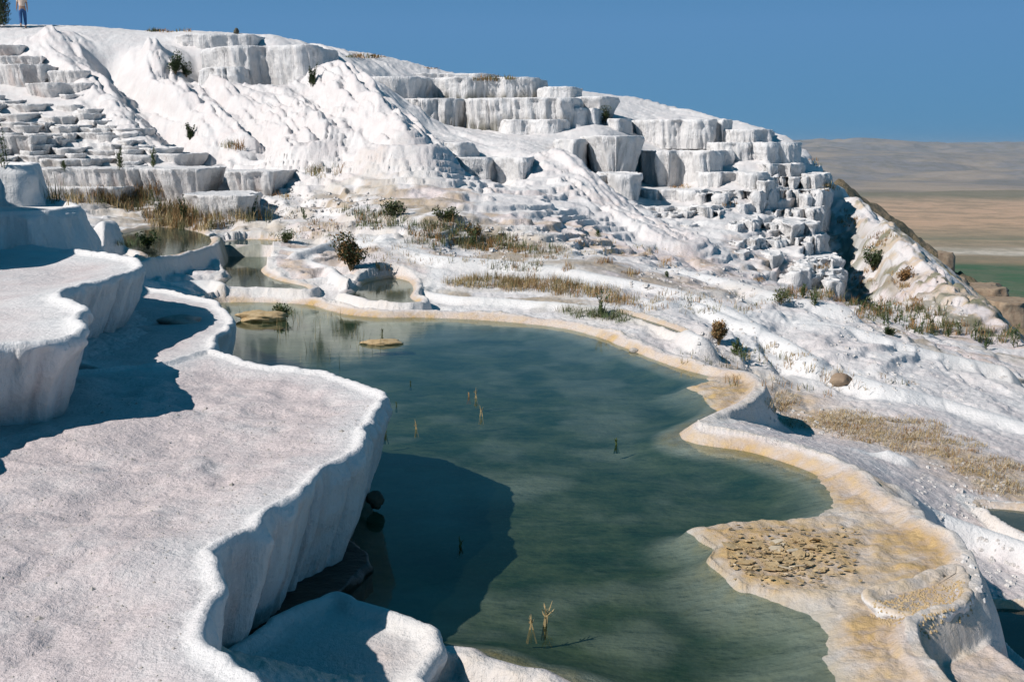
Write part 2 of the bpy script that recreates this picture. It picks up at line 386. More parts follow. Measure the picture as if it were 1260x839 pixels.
SPUR = zpts([(842,475),(888,463),(925,466),(930,480),(905,497),(885,500),(868,486)], .02)
EAST = zpts([(1028,592),(1040,612),(1030,640),(1060,650),(1130,650),(1115,620),(1080,590),(1050,580)], .02)
SLABR = zpts([(1132,765),(1165,755),(1190,770),(1230,795),(1280,828),(1320,870),(1190,890),(1150,822)], -.13)

# ridge edge beyond which the ground falls to the plain
EDGE = np.array([(19, 200), (11, 110), at_y(760,136,64)[:2], at_y(860,150,56)[:2], at_y(960,178,48)[:2], at_y(1005,222,43.5)[:2], at_y(1045,255,41.5)[:2], at_y(1060,270,39.2)[:2], at_y(1085,290,35.8)[:2], at_y(1110,312,33.3)[:2], at_y(1150,345,29.7)[:2],
                 at_y(1190,388,27)[:2], at_y(1260,432,23.5)[:2], (14, 19), (22, 8), (30, -10)])
EDGE_POLY = list(map(tuple, EDGE)) + [(400, -10), (400, 400), (38, 400)]

def H(x, y):
    yc = np.minimum(y, 62.0); z = base_h(x * yc / y, yc) - .012 * (y - yc); n = x.shape
    u = x / y * 1400 * cp  # rough bearing used only to bound regions
    stain = np.zeros(n + (3,))
    f1 = fbm(x * .5, y * .5, 4, 3); f2 = fbm(x * 2.1, y * 2.1, 4, 11)
    # flowstone fans and gullies
    fanm = np.zeros(n); fs = np.zeros(n)
    for k, (pl, lift, w) in enumerate(FANS + GULLY):
        q = np.array([at_y(a, b, remap(a, b, c)) for a, b, c in pl]); arc = np.r_[0, np.cumsum(np.linalg.norm(np.diff(q[:, :2], axis=0), axis=1))]
        bx0, bx1, by0, by1 = q[:, 0].min() - 4 * w, q[:, 0].max() + 4 * w, q[:, 1].min() - 4 * w, q[:, 1].max() + 4 * w
        m = (x > bx0) & (x < bx1) & (y > by0) & (y < by1)
        if not m.any(): continue
        xm, ym = x[m], y[m]
        d, s = line_dist(xm + .15 * f2[m], ym + .25 * f1[m], q[:, :2], False, arc); g = np.exp(-(d / w) ** 2 * 1.1)
        if k < len(FANS):
            fl = billow(d * 1.6 + 9 * k, s * .28 + k, 2, 40 + k)      # flutes running down the fan
            ln = billow(xm * 1.1, ym * .55, 3, 60 + k)
            z[m] += lift * g + g * (1.15 * (fl - .4)) * min(.7, lift) + g * .03 * (ln - .4) + g * .24 * (billow(d * 4.2 + 3 * k, s * .55 + k + .5 * f1[m], 2, 50 + k) - .4)
            fanm[m] = np.maximum(fanm[m], g)
        else:
            z[m] -= lift * g
    # drapes on the whole upper slope
    upper = sst(29, 33, y) * sst(-330, -200, u) * (1 - sst(540, 700, u + 600)) 
    dr = billow((x + y * .45) * 1.5 + f1, (y - x * .2) * .3, 4, 77)
    z += upper * .22 * (dr - .35) * (1 - .8 * fanm)
    # small terraces
    reg = sst(-.05, .05, (-190 - u) / 100 + .2 * f1) * sst(17, 20, y) * (1 - sst(40, 46, y)) * (1 - .85 * fanm)
    reg2 = .85 * sst(22, 25, y) * sst(-250, -150, u) * (1 - sst(150, 260, u)) * (1 - sst(34, 38, y)) * (1 - fanm)
    reg3 = .55 * sst(150, 260, u) * sst(13, 16, y) * (1 - sst(30, 33, y))
    reg4 = .9 * sst(250, 330, u) * sst(27, 30, y) * (1 - sst(44, 47, y)) * (1 - fanm)
    shift = np.zeros(n); keep = np.ones(n)
    for rg, st_, wv, sd in ((reg, .21, .30, 5), (reg2, .2, .34, 6), (reg3, .17, .20, 7), (reg4, .45, .45, 8)):
        qn = wv * fbm(x * .38, y * .55, 4, sd) + .035 * f2
        q = (z + qn) / st_; fl = np.floor(q); fr = q - fl
        frc = np.where(fr > .5, 1 - fr, fr); shift = np.maximum(shift, np.clip(rg, 0, 1) * st_ * .62 * np.exp(-(frc / .17) ** 2))
        zz = st_ * (fl + sst(.66, .96, fr) + .10 * np.exp(-((fr - .02) / .06) ** 2)) - qn
        z = z + (zz - z) * np.clip(rg, 0, 1)
    # lumps
    lump = billow(x * .8 + .3 * f2, y * .8, 3, 21)
    lr = sst(11, 15, y) * (1 - sst(60, 70, y))
    right = sst(60, 200, u)
    z += lr * (.09 * right + .03) * (lump - .4) * 1.6
    z += .03 * sst(5, 14, y) * f2 + .014 * fbm(x * 7, y * 7, 3, 31) + .010 * fbm(x * 19, y * 19, 2, 35)
    cr = billow(x * 3.1, y * 3.1, 2, 91)
    z += .02 * sst(12, 20, y) * (cr - .4) * (1 - .6 * fanm)
    # drop to the plain
    m = inside(x, y, EDGE_POLY); d, _ = line_dist(x, y, EDGE); dd = np.where(m, d, 0)
    z -= .82 * np.maximum(0, dd - .3) * sst(0, .5, dd) + .0 * d
    z += np.where(m, sst(2, 9, d) * 1.2 * (billow(x * .25, y * .25, 4, 55) - .4), 0)
    # dust, soil and painted gully shade
    soil = sst(.02, .35, fbm(x * .45, y * .7, 4, 101) + .12 * f2)
    midz = sst(17, 21, y) * (1 - sst(30, 34, y)) * sst(-420, -330, u)
    stain[..., 0] = np.clip(.36 + .1 * fanm + .45 * soil * midz + .08 * right * (1 - sst(27, 33, y)) + .25 * (1 - sst(12, 16, y)), 0, 1)
    stain[..., 1] = .5 * midz * soil * sst(-.15, .35, f2)
    brown = np.where(m, sst(.5, 4, dd + 2 * f1), 0)
    spur = sst(395, 420, u) * sst(28, 30, y)
    edgeb = np.exp(-(d / 1.3) ** 2) * sst(.0, .3, f2 + f1) * sst(380, 420, u)
    stain[..., 0] = np.maximum(stain[..., 0], brown)
    stain[..., 1] = np.maximum(stain[..., 1], np.maximum(.5 * brown, .6 * edgeb))
    stain[..., 1] = np.maximum(stain[..., 1], .6 * spur * sst(.1, .3, fbm(x * 1.3, y * 1.3, 4, 130)))
    gq = np.array([at_y(*p) for p in GULLY[3][0]]); gd, _ = line_dist(x, y, gq[:, :2]); gg = np.exp(-(gd / .8) ** 2)  # darkens the gully line: its shade and brown put into the stain
    stain[..., 2] = np.maximum(np.maximum(.75 * brown * sst(-.3, .2, f1), .7 * edgeb * sst(0, .3, f2)), .75 * gg * sst(-.1, .3, f2 + .2))
    # ochre dry flat to the right of the pool
    d2, _ = line_dist(x, y, zpts([(940,490),(1000,520),(1080,535),(1180,560),(1290,600)], -.6))
    oc = np.exp(-(d2 / .75) ** 2 + .8 * f2) 
    stain[..., 1] = np.maximum(stain[..., 1], np.clip(.62 * oc, 0, .7))
    for sp_, wz, am in ((zpts([(540,352),(620,352),(700,362),(800,378)], .25), .55, .55), (zpts([(90,250),(170,256),(240,270),(330,272)], .85), 1.6, .6), (zpts([(420,272),(480,276),(560,288),(660,302)], .6), 1.5, .6), (zpts([(960,366),(1060,384),(1140,404),(1240,424)], -.7), 1.1, .5), (zpts([(650,318),(760,326),(850,330)], .35), 1.0, .35)):
        dq, _ = line_dist(x, y, sp_); gq_ = np.exp(-(dq / wz) ** 2) * sst(-.35, .25, f2 + .5 * f1)
        stain[..., 1] = np.maximum(stain[..., 1], am * gq_); stain[..., 2] = np.maximum(stain[..., 2], .3 * gq_); stain[..., 0] = np.maximum(stain[..., 0], .7 * gq_)
    # ridges
    for pl, w in RIDGES:
        q = np.array(pl); m = (x > q[:, 0].min() - 2) & (x < q[:, 0].max() + 2) & (y > q[:, 1].min() - 2) & (y < q[:, 1].max() + 2)
        if not m.any(): continue
        c = catmull(q, False, .25); xm, ym = x[m], y[m]
        d, zr = line_dist(xm + .06 * f2[m], ym + .1 * f1[m], c[:, :2], False, c[:, 2])
        prof = zr + .02 * f2[m] - .75 * w * np.minimum((d / w) ** 2, 30)
        z[m] = smax(z[m], prof, .05)
        on = np.exp(-(d / w) ** 2 * .8); stain[m, 0] *= 1 - .7 * on; stain[m, 1] *= 1 - .85 * on
    # pools
    for p in POOLS:
        c = p['c']; m = (x > c[:, 0].min() - 1.5) & (x < c[:, 0].max() + 1.5) & (y > c[:, 1].min() - 1.5) & (y < c[:, 1].max() + 1.5)
        if not m.any(): continue
        xm, ym = x[m], y[m]; d, _ = line_dist(xm, ym, c, True); ins = inside(xm, ym, c)
        d = d + .05 * f2[m] * sst(.05, .3, d); w = p['w'] * (1 + .25 * f1[m])
        zm = z[m]; keep[m] *= sst(w.mean(), w.mean() + .5, d) * np.where(ins, 0, 1)
        fl_n = fbm(xm * 1.1, ym * 1.1, 4, 9)
        din = np.maximum(0, d - w * .3)
        floor = p['z'] - p['depth'] * sst(0, p['slope'], din) + (p['rim'] - p['z']) * (1 - sst(0, w * 1.3, d)) + .028 * fl_n * sst(.2, .8, d)
        lift_ = 0
        crest = p['rim'] + lift_ + .045 * f2[m] + .02 * fbm(xm * 7, ym * 7, 3, 33)
        outp = crest - np.maximum(0, d - w * .45) ** 1.15 * 4.0 - .25 * w * (d / w) ** 2
        zn = np.where(ins, np.minimum(floor + .0 * zm, crest), smax(zm, outp, .04))
        z[m] = zn
        wet = np.exp(-np.maximum(0, zn - p['z']) / (.05 if p['name'] == 'main' else .035))
        och = np.where(ins, np.maximum(wet * sst(-.22, -.02, zn - p['z']), .8 * sst(0, .08, d)), (.38 if p['name'] == 'main' else .2) * np.exp(-(d / .22) ** 2)) * (.85 + .6 * f2[m])
        tanrim = np.where(d < w * 1.6, .55, 0)
        stain[m, 0] = np.where(ins, np.maximum(.3, tanrim), np.where(d < w * 1.4, np.minimum(stain[m, 0], .25), stain[m, 0]))
        stain[m, 1] = np.maximum(np.where(ins, 0, stain[m, 1] * sst(0, .4, d)), np.clip(och, 0, 1))
        if p['name'] in ('side', 'corner', 'raised', 'strip'): stain[m, 1] = np.where(ins, .6, stain[m, 1])
        deep = sst(-.05, -p['depth'] * .75, zn - p['z']) if False else 1 - sst(-p['depth'] * .55, -.02, zn - p['z'])
        if p['name'] == 'main':
            stain[m, 2] = np.where(ins, deep * (.98 - .22 * sst(.0, .45, fl_n)), stain[m, 2])
            stain[m, 1] = np.where(ins, stain[m, 1] * (1 - .6 * deep), stain[m, 1])
        else: stain[m, 2] = np.where(ins, deep * .6, stain[m, 2])
    # raised flats inside the pool
    for k, (pl, zt, sw) in enumerate(((MUD, .035, .42), (MARGIN, .055, .7), (SPUR, .03, .45), (EAST, .03, .5), (SLABR, -.13, .25))):
        q = np.array(pl); m = (x > q[:, 0].min() - 1) & (x < q[:, 0].max() + 1) & (y > q[:, 1].min() - 1) & (y < q[:, 1].max() + 1)
        if not m.any(): continue
        xm, ym = x[m], y[m]; d, _ = line_dist(xm, ym, pl, True); ins = inside(xm + .05 * f2[m], ym + .05 * f2[m], pl)
        sd = np.where(ins, -d, d); t = (1 - np.clip((sd + sw * .2) / (sw * 1.2), 0, 1)) ** 1.6
        rough = .022 * fbm(xm * 9, ym * 9, 3, 71) + .02 * f2[m] + (.035 * np.exp(-(d / .07) ** 2) if k == 0 else 0)
        tgt = zt + rough + (.05 * sst(.0, .3, d) * 0)
        z[m] = np.where(z[m] < tgt, z[m] + (tgt - z[m]) * t, z[m])
        stain[m, 1] = np.maximum(stain[m, 1], t * (.95 if k < 4 else .45) * (.85 + .5 * f2[m]) * (1 - sst(.06, .14, z[m]) if k < 4 else 1)); stain[m, 2] *= 1 - t
    return z, np.clip(stain, 0, 1), shift * keep

def grid(az, rr):
    A, RR = np.meshgrid(az, rr); x = np.tan(A) * RR; y = RR
    return x, y
def grid_faces(nr, nc):
    i = np.arange(nr - 1)[:, None] * nc + np.arange(nc - 1)
    return np.stack([i, i + 1, i + nc + 1, i + nc], -1).reshape(-1, 4)
az = np.concatenate([np.linspace(-62, -27, 60)[:-1], np.linspace(-27, 27, 900), np.linspace(27, 62, 60)[1:]]); az = np.radians(az)
rr = np.concatenate([np.exp(np.linspace(math.log(1.2), math.log(4.2), 60))[:-1], np.exp(np.linspace(math.log(4.2), math.log(58), 860))[:-1], np.exp(np.linspace(math.log(58), math.log(190), 90))])
gx, gy = grid(az, rr)
gz, gs, gk = H(gx, gy)
gx2, gy2 = gx + gk * .22, gy - gk * .97
terr = mesh_obj('terrain', np.stack([gx2, gy2, gz], -1).reshape(-1, 3), grid_faces(*gx.shape), M_near, attrs={'stain': gs.reshape(-1, 3)})
tag(terr, 'white and tan travertine ground rising in small steps from the pools to the crest', None, kind='structure')

# ------------------------------------------------------------------ plain and far hills
def far_h(x, y):
    z = np.full(x.shape, -150.0)
    r = np.hypot(x, y)
    f = fbm(x / 1500, y / 1500, 5, 200); g = fbm(x / 420, y / 420, 5, 210)
    z += sst(-.1, .35, fbm(x / 1700 + 4, y / 800 + 1, 4, 222)) * sst(2900, 3900, y) * 45
    k = sst(4300, 11500, y)
    z += k * (118 + 40 * f + 22 * g + 24 * sst(.36, .25, x / y)) + sst(3600, 5200, y) * (14 * g + 10 * f)
    z += sst(800, 200, y) * 0
    return z
fa = np.radians(np.concatenate([np.linspace(-60, 12, 60)[:-1], np.linspace(12, 28, 260), np.linspace(28, 70, 40)[1:]]))
fr_ = np.exp(np.linspace(math.log(120), math.log(60000), 420))
fx, fy = grid(fa, fr_); fz = far_h(fx, fy)
N = NT('plain_fields')
sepx = N.n('ShaderNodeSeparateXYZ'); N.l(N.g.outputs['Position'], sepx.inputs[0])
wob = N.noise(.0016, 4, .6); Y = N.math('ADD', sepx.outputs[1], N.math('MULTIPLY', N.math('SUBTRACT', wob, .5), 260))
t = N.math('DIVIDE', N.math('SUBTRACT', Y, 800), 5200)
bands = N.ramp(t, [(0, (.08, .14, .075)), (.125, (.06, .13, .075)), (.132, (.30, .23, .15)), (.150, (.30, .24, .17)), (.156, (.62, .56, .48)), (.172, (.55, .47, .38)), (.178, (.32, .26, .19)), (.20, (.40, .31, .21)), (.205, (.22, .21, .15)), (.23, (.38, .29, .20)), (.27, (.55, .37, .25)), (.42, (.54, .37, .26)), (.46, (.23, .21, .16)), (.55, (.24, .21, .165)), (.62, (.33, .28, .26)), (.68, (.23, .22, .225)), (1.0, (.26, .25, .26))])
p1 = N.noise(.011, 6, .7); p2 = N.noise(.0022, 5, .65, vec=N.scaled((1, .5, 1)))
c = N.mix(N.math('MULTIPLY', N.ramp(p1, [(.46, 0.0), (.58, 1.0)]), .45), bands, (.17, .165, .12))
c = N.mix(N.math('MULTIPLY', N.ramp(p2, [(.45, 0.0), (.6, 1.0)]), N.ramp(t, [(.45, 0.0), (.6, .55)])), c, (.44, .35, .27))
rows = N.noise(.02, 3, .6, vec=N.scaled((1, 7, 1)))
c = N.mix(N.ramp(rows, [(.35, .25), (.6, 0.0)]), c, (.12, .12, .08))
N.l(c, N.p.inputs['Base Color']); N.p.inputs['Roughness'].default_value = 1; N.p.inputs['Specular IOR Level'].default_value = 0
N.l(N.bump(p1, .6, 8), N.p.inputs['Normal'])
pl = mesh_obj('valley_ground', np.stack([fx, fy, fz], -1).reshape(-1, 3), grid_faces(*fx.shape), N.m)
tag(pl, 'tan and green plain with low hills far below the cliff', None, kind='structure')

# brown spur falling away behind the white slope
def spur_h(x, y):
    c = [at_y(975,200,80), at_y(1020,225,88), at_y(1080,258,92), at_y(1110,280,96), at_y(1150,308,100), at_y(1185,338,96), at_y(1222,370,90), at_y(1290,440,80)]
    c = np.array(c); d, zr = line_dist(x, y, c[:, :2], False, c[:, 2])
    return zr - d * .75 + 1.6 * (billow(x * .12, y * .12, 4, 301) - .35) + .8 * fbm(x * .5, y * .5, 4, 305) - .1 
sx, sy = grid(np.radians(np.linspace(11, 32, 300)), np.exp(np.linspace(math.log(64), math.log(260), 220))); sz = spur_h(sx, sy)
N = NT('brown_earth'); a1 = N.noise(.25, 6, .65); a2 = N.noise(1.6, 5, .7)
c = N.mix(N.ramp(a1, [(.35, 0.0), (.6, 1.0)]), (.13, .11, .06), (.27, .20, .13)); c = N.mix(N.ramp(a2, [(.52, 0.0), (.62, .8)]), c, (.07, .075, .035))
N.l(c, N.p.inputs['Base Color']); N.p.inputs['Roughness'].default_value = 1; N.l(N.bump(a2, .8, .5), N.p.inputs['Normal'])
M_earth = N.m
tag(mesh_obj('hillside_terrain', np.stack([sx, sy, sz], -1).reshape(-1, 3), grid_faces(*sx.shape), M_earth), 'brown scrubby hillside dropping to the plain', None, kind='structure')

# ------------------------------------------------------------------ water sheets
for p in POOLS:
    c = p['c']; vs = [(a, b, p['z']) for a, b in c]
    r = delaunay_2d_cdt([Vector(v[:2]) for v in vs], [], [list(range(len(vs)))], 1, 1e-5)
    o = mesh_obj('pool_water', [(v.x, v.y, p['z']) for v in r[0]], [list(f) for f in r[2]], M_water if p['name'] == 'main' else M_water2, smooth=False)
    o['kind'] = 'structure'

# ------------------------------------------------------------------ lofted terraces
def loft(name, outline, ztop, zbase, ds=.03, rimw=.12, rimh=.04, under=.15, upow=1.5, flute=.03, fwl=.18, scal=.03, swl=.9, spacing=.12, rings=26, mat=None, parent=None,
         seed=0, dish=.0, toprough=.012, tan=.25, ochre_top=0., foot_dark=.0, wall_tan=.25, tilt=(0, 0), topfn=None, ragged=.02, loc=None, flare=0., visible=1.0, fine=.5):
    """a travertine basin: dished top, rounded rim, fluted and undercut wall"""
    c = catmull(outline, True, ds); n = len(c)
    area = .5 * np.sum(c[:, 0] * np.roll(c[:, 1], -1) - np.roll(c[:, 0], -1) * c[:, 1])
    if area < 0: c = c[::-1]
    seg = np.linalg.norm(np.roll(c, -1, 0) - c, axis=1); s = np.r_[0, np.cumsum(seg)[:-1]]; L = seg.sum()
    def normals(c):
        d = np.roll(c, -1, 0) - np.roll(c, 1, 0); nn = np.stack([d[:, 1], -d[:, 0]], 1); return nn / (np.linalg.norm(nn, axis=1)[:, None] + 1e-9)
    nr = normals(c); k = max(1, int(.08 / ds))
    for _ in range(3): nr = (nr + np.roll(nr, k, 0) + np.roll(nr, -k, 0)); nr /= np.linalg.norm(nr, axis=1)[:, None] + 1e-9
    def per(wl, sd, amp=1.):   # periodic noise along the outline
        th = s / L * 2 * math.pi; rr_ = L / wl / (2 * math.pi)
        return amp * fbm(np.cos(th) * rr_ + 50, np.sin(th) * rr_ + 50, 3, sd)
    sc = per(swl, seed + 1, scal * 2.2); base = c + nr * sc[:, None]
    V = []; ST = []
    th = s / L * 2 * math.pi
    t_in = [(-rimw * 1.0, -.75 * rimh), (-rimw * .7, .35 * rimh), (-rimw * .45, .9 * rimh), (-rimw * .25, rimh * .9), (-rimw * .08, rimh * .45)]
    for off, dz in t_in:
        rg = per(.22, seed + 9, ragged * .5) + per(.07, seed + 10, ragged * .35); o = base + nr * (off + rg * .5)[:, None]
        zz = ztop + dz + tilt[0] * (o[:, 0] - c[:, 0].mean()) + tilt[1] * (o[:, 1] - c[:, 1].mean()) + rg * .7
        V.append(np.c_[o, zz]); ST.append(np.c_[np.full(n, tan * .25), np.full(n, ochre_top * .75), np.zeros(n)])
    rad = L / (2 * math.pi)
    for j in range(rings):
        t = j / (rings - 1); tt = t ** 1.25
        zt = ztop + tilt[0] * (base[:, 0] - c[:, 0].mean()) + tilt[1] * (base[:, 1] - c[:, 1].mean()) - .01
        zj = zt + (zbase - zt) * tt
        a = sst(0, .12, t)
        drift = tt * (ztop - zbase) * .25
        q1 = billow(np.cos(th) * rad / fwl / 1.0 + 80 + drift, np.sin(th) * rad / fwl + 80 + drift, 2, seed + 20)
        q2 = fbm(np.cos(th) * rad / (fwl * .35) + 30 + tt * 1.2, np.sin(th) * rad / (fwl * .35) + 30, 2, seed + 30)
        q3 = fbm(np.cos(th) * rad / .6 + 10, np.sin(th) * rad / .6 + tt * 2.4, 3, seed + 33)
        q4 = np.abs(fbm(np.cos(th) * rad / (fwl * .22) + 70 + tt * .8, np.sin(th) * rad / (fwl * .22) + 70, 2, seed + 41)); q5 = fbm(s * 0 + np.cos(th) * rad / .35, np.sin(th) * rad / .35 + tt * (ztop - zbase) * 5, 3, seed + 44)
        off = -under * (t ** upow) + a * (flute * 2.2 * (.45 - q1) + flute * .5 * q2 - flute * fine * .9 * q4 + flute * .5 * q5) + a * .05 * q3 * min(1, (ztop - zbase)) + .25 * rimw * math.sin(min(1, t * 5) * math.pi) * .5 + flare * max(0, t - .75) ** 1.5 * 4
        o = base + nr * off[:, None] if hasattr(off, '__len__') else base + nr * off
        V.append(np.c_[o, zj])
        streak = sst(.45, .75, q1 + .3 * q2)
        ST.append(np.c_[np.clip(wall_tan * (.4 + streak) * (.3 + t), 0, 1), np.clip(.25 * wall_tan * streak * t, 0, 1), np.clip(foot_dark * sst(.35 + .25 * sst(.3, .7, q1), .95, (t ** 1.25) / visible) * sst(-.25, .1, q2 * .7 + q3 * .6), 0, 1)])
    rings_n = len(V); V = np.concatenate(V); ST = np.concatenate(ST)
    i = np.arange(rings_n - 1)[:, None] * n; jn = np.arange(n); j2 = (jn + 1) % n
    F = np.stack([i + jn, i + n + jn, i + n + j2, i + j2], -1).reshape(-1, 4)
    # top
    inner = V[:n]
    bb0, bb1 = inner[:, :2].min(0), inner[:, :2].max(0)
    gxx, gyy = np.meshgrid(np.arange(bb0[0], bb1[0], spacing), np.arange(bb0[1], bb1[1], spacing)); rs = np.random.RandomState(seed)
    gxx = gxx + rs.uniform(-.3, .3, gxx.shape) * spacing; gyy = gyy + rs.uniform(-.3, .3, gxx.shape) * spacing
    sub = inner[::1, :2]
    if spacing > ds * 6: pass
    ok = inside(gxx, gyy, inner[:, :2]); dd, _ = line_dist(gxx[ok], gyy[ok], inner[::max(1, n // 160), :2], True); kk = dd > spacing * .5
    ptx = gxx[ok][kk]; pty = gyy[ok][kk]; dd = dd[kk]
    zi = ztop - .75 * rimh - dish * sst(0, .8, dd) + tilt[0] * (ptx - c[:, 0].mean()) + tilt[1] * (pty - c[:, 1].mean()) + toprough * fbm(ptx * 3, pty * 3, 4, seed + 5) * 2 * sst(0, .3, dd)
    if topfn is not None: zi = zi + topfn(ptx, pty) * sst(0, .4, dd)
    pts2 = [Vector((a, b)) for a, b in inner[:, :2]] + [Vector((a, b)) for a, b in zip(ptx, pty)]
    r = delaunay_2d_cdt(pts2, [], [list(range(n))], 1, 1e-6)
    if len(r[0]) == len(pts2):
        V2 = np.c_[ptx, pty, zi]; base_i = len(V); idx = np.r_[np.arange(n), base_i + np.arange(len(ptx))]
        st2 = np.zeros((len(ptx), 3)); st2[:, 0] = np.clip(tan * (.45 + .75 * sst(0, .5, dd)), 0, 1); st2[:, 1] = ochre_top
        V = np.concatenate([V, V2]); ST = np.concatenate([ST, st2])
        T = np.array([[idx[q] for q in f] for f in r[2] if len(f) == 3]).reshape(-1, 3)
    else:
        T = np.zeros((0, 3), int); base_i = len(V); V = np.concatenate([V, [[*inner[:, :2].mean(0), ztop]]]); ST = np.concatenate([ST, [[tan, ochre_top, 0]]])
        T = np.stack([np.full(n, base_i), np.arange(n), (np.arange(n) + 1) % n], -1)
    faces = F.tolist() + T.tolist()
    org = Vector((0, 0, 0))
    if loc is not None: V = V - np.array(loc)
    o = mesh_obj(name, V, faces, mat or M_near, parent, attrs={'stain': ST})
    if loc is not None: o.location = loc
    return o

# --- near shelf A
A_px = [(200,447),(232,436),(262,430),(313,447),(360,452),(405,458),(440,468),(466,482),(475,498),(468,517),(449,527),(452,538),(438,558),(400,577),(369,601),(324,630),(312,646),(264,672),(276,692),(290,720),(270,748),(256,786),(282,810),(320,842),(345,885)]
A = zpts(A_px, .76) + [(-1.0, 2.6), (-.6, 1.6), (-.8, -1.5), (-5, -1.5), (-6, 4), (-5.2, 7.5), (-4.2, 8.6), (-3.4, 9.4)]
nearA = loft('travertine_terrace', A, .75, -.45, ds=.022, rimw=.085, rimh=.018, under=.36, upow=1.9, flute=.034, fwl=.13, scal=.03, swl=.45, spacing=.045, rings=44, seed=3, dish=.03, toprough=.016, tan=.95, wall_tan=.8, foot_dark=1.0, ragged=.035,  # foot_dark: algae plus the undercut's shade put into the wall colour
             topfn=lambda x, y: .03 * fbm(x * 1.2, y * 1.2, 4, 400) + .014 * fbm(x * 9, y * 9, 3, 401) - .02 * sst(.0, .12, fbm(x * 2.4, y * 2.4, 4, 402)) + .06 * sst(-2.2, -3.6, x))
tag(nearA, 'largest flat shelf in the left foreground, its scalloped white rim over the main pool', 'travertine terrace')
A0 = zpts([(200,452),(250,434),(262,426),(268,419),(280,408),(289,397),(286,386),(275,377),(256,369),(228,362),(195,357),(165,352),(110,362),(70,400),(100,450)], .70)
tag(loft('travertine_terrace', A0, .70, -.3, ds=.03, rimw=.09, rimh=.02, under=.25, upow=1.4, flute=.03, fwl=.14, scal=.04, swl=.5, spacing=.07, rings=26, seed=77, tan=.9, wall_tan=.7, dish=.02, ragged=.03, topfn=lambda x, y: .03 * fbm(x * 1.2, y * 1.2, 4, 410)), 'small rounded flat between the largest shelf and the far left end of the pool', 'travertine terrace')
# rock and muddy floor under the shelf, painted black for the hollow's shade
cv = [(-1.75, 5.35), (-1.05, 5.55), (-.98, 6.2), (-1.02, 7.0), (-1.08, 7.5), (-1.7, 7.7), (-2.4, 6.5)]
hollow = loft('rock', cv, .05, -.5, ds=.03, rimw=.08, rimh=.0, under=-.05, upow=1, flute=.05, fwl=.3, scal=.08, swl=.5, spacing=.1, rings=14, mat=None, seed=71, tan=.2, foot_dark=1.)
hollow.data.materials.clear(); hollow.data.materials.append(simple('hollow_shade_rock', (.010, .010, .006), (.035, .03, .018), 6, .5, bump=.8, bdist=.03)); tag(hollow, 'wet rock painted black for the shade in the hollow under the foreground wall', 'rock')
# --- shelf B
B_px = [(-10,430),(30,426),(67,421),(98,411),(110,397),(103,380),(80,370),(78,360),(110,351),(150,341),(172,331),(168,321),(134,313),(67,307),(0,302),(-60,300)]
B = zpts(B_px, 1.3) + [(-9, 16), (-9, 9), (-6, 6)] + [(-4.1, 4.6), (-3.75, 5.1), (-3.95, 5.6), (-3.6, 6.1), (-3.75, 6.6)]
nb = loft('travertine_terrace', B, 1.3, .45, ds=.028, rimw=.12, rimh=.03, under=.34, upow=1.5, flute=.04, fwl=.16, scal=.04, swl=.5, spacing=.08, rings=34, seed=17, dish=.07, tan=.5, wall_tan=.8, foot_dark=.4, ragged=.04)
tag(nb, 'second shelf above the big foreground one, two rounded lobes at the left edge', 'travertine terrace')
# --- C, D
Cp = [at_y(px, 262, yy)[:2] for px, yy in [(-90,14.5),(0,14.6),(50,14.8),(84,15.3),(97,16.2),(88,17.2),(40,18),(-90,18.2)]]
tag(loft('travertine_terrace', Cp, 1.72, .9, ds=.05, rimw=.16, rimh=.04, under=-.35, upow=1.3, flute=.06, fwl=.3, scal=.13, spacing=.2, rings=18, seed=31, tan=.3, wall_tan=.5), 'low rounded white terrace in blue shade just above the second shelf at left', 'travertine terrace')
Dp = [at_y(px, 206, yy)[:2] for px, yy in [(-90,16.6),(0,16.7),(26,16.9),(40,17.6),(42,18.6),(30,19.6),(-90,20.5)]]
tag(loft('travertine_terrace', Dp, 2.26, 1.0, ds=.06, rimw=.18, rimh=.05, under=-.25, upow=1.3, flute=.08, fwl=.35, scal=.06, spacing=.25, rings=18, seed=37, tan=.2, wall_tan=.3, foot_dark=.3), 'tall white block with dark streaked shaded face at the left edge below the weeds', 'travertine terrace')
# shelf out of frame at left that shades the second one
tag(loft('travertine_terrace', [(-9.3, 10.6), (-8.2, 11.0), (-7.6, 11.9), (-7.3, 13.0), (-7.6, 14.2), (-8.2, 15.4), (-9.5, 16.2), (-12, 16), (-12, 11)], 3.15, 1.1, ds=.08, rimw=.2, rimh=.05, under=.2, flute=.05, scal=.1, spacing=.4, rings=14, seed=41), 'high shelf standing on the second shelf, just outside the picture at left', 'travertine terrace')
# --- F low shelf
F_px = [(446,750),(480,759),(520,770),(545,783),(553,798),(549,816),(533,842),(525,880)]
Fp = zpts(F_px, .11) + [(-.9, 3.4), (-1.6, 3.2), (-1.7, 4.6), (-1.35, 5.45)] + zpts([(400,742)], .11)
tag(loft('travertine_terrace', Fp, .145, -.45, ds=.02, rimw=.12, rimh=.035, under=.12, upow=1.3, flute=.018, fwl=.12, scal=.03, swl=.4, spacing=.06, rings=22, seed=47, tan=.7, wall_tan=.6, ochre_top=.12, foot_dark=.7, dish=.01), 'small low shelf below the foreground wall at bottom centre, half in shade', 'travertine terrace')
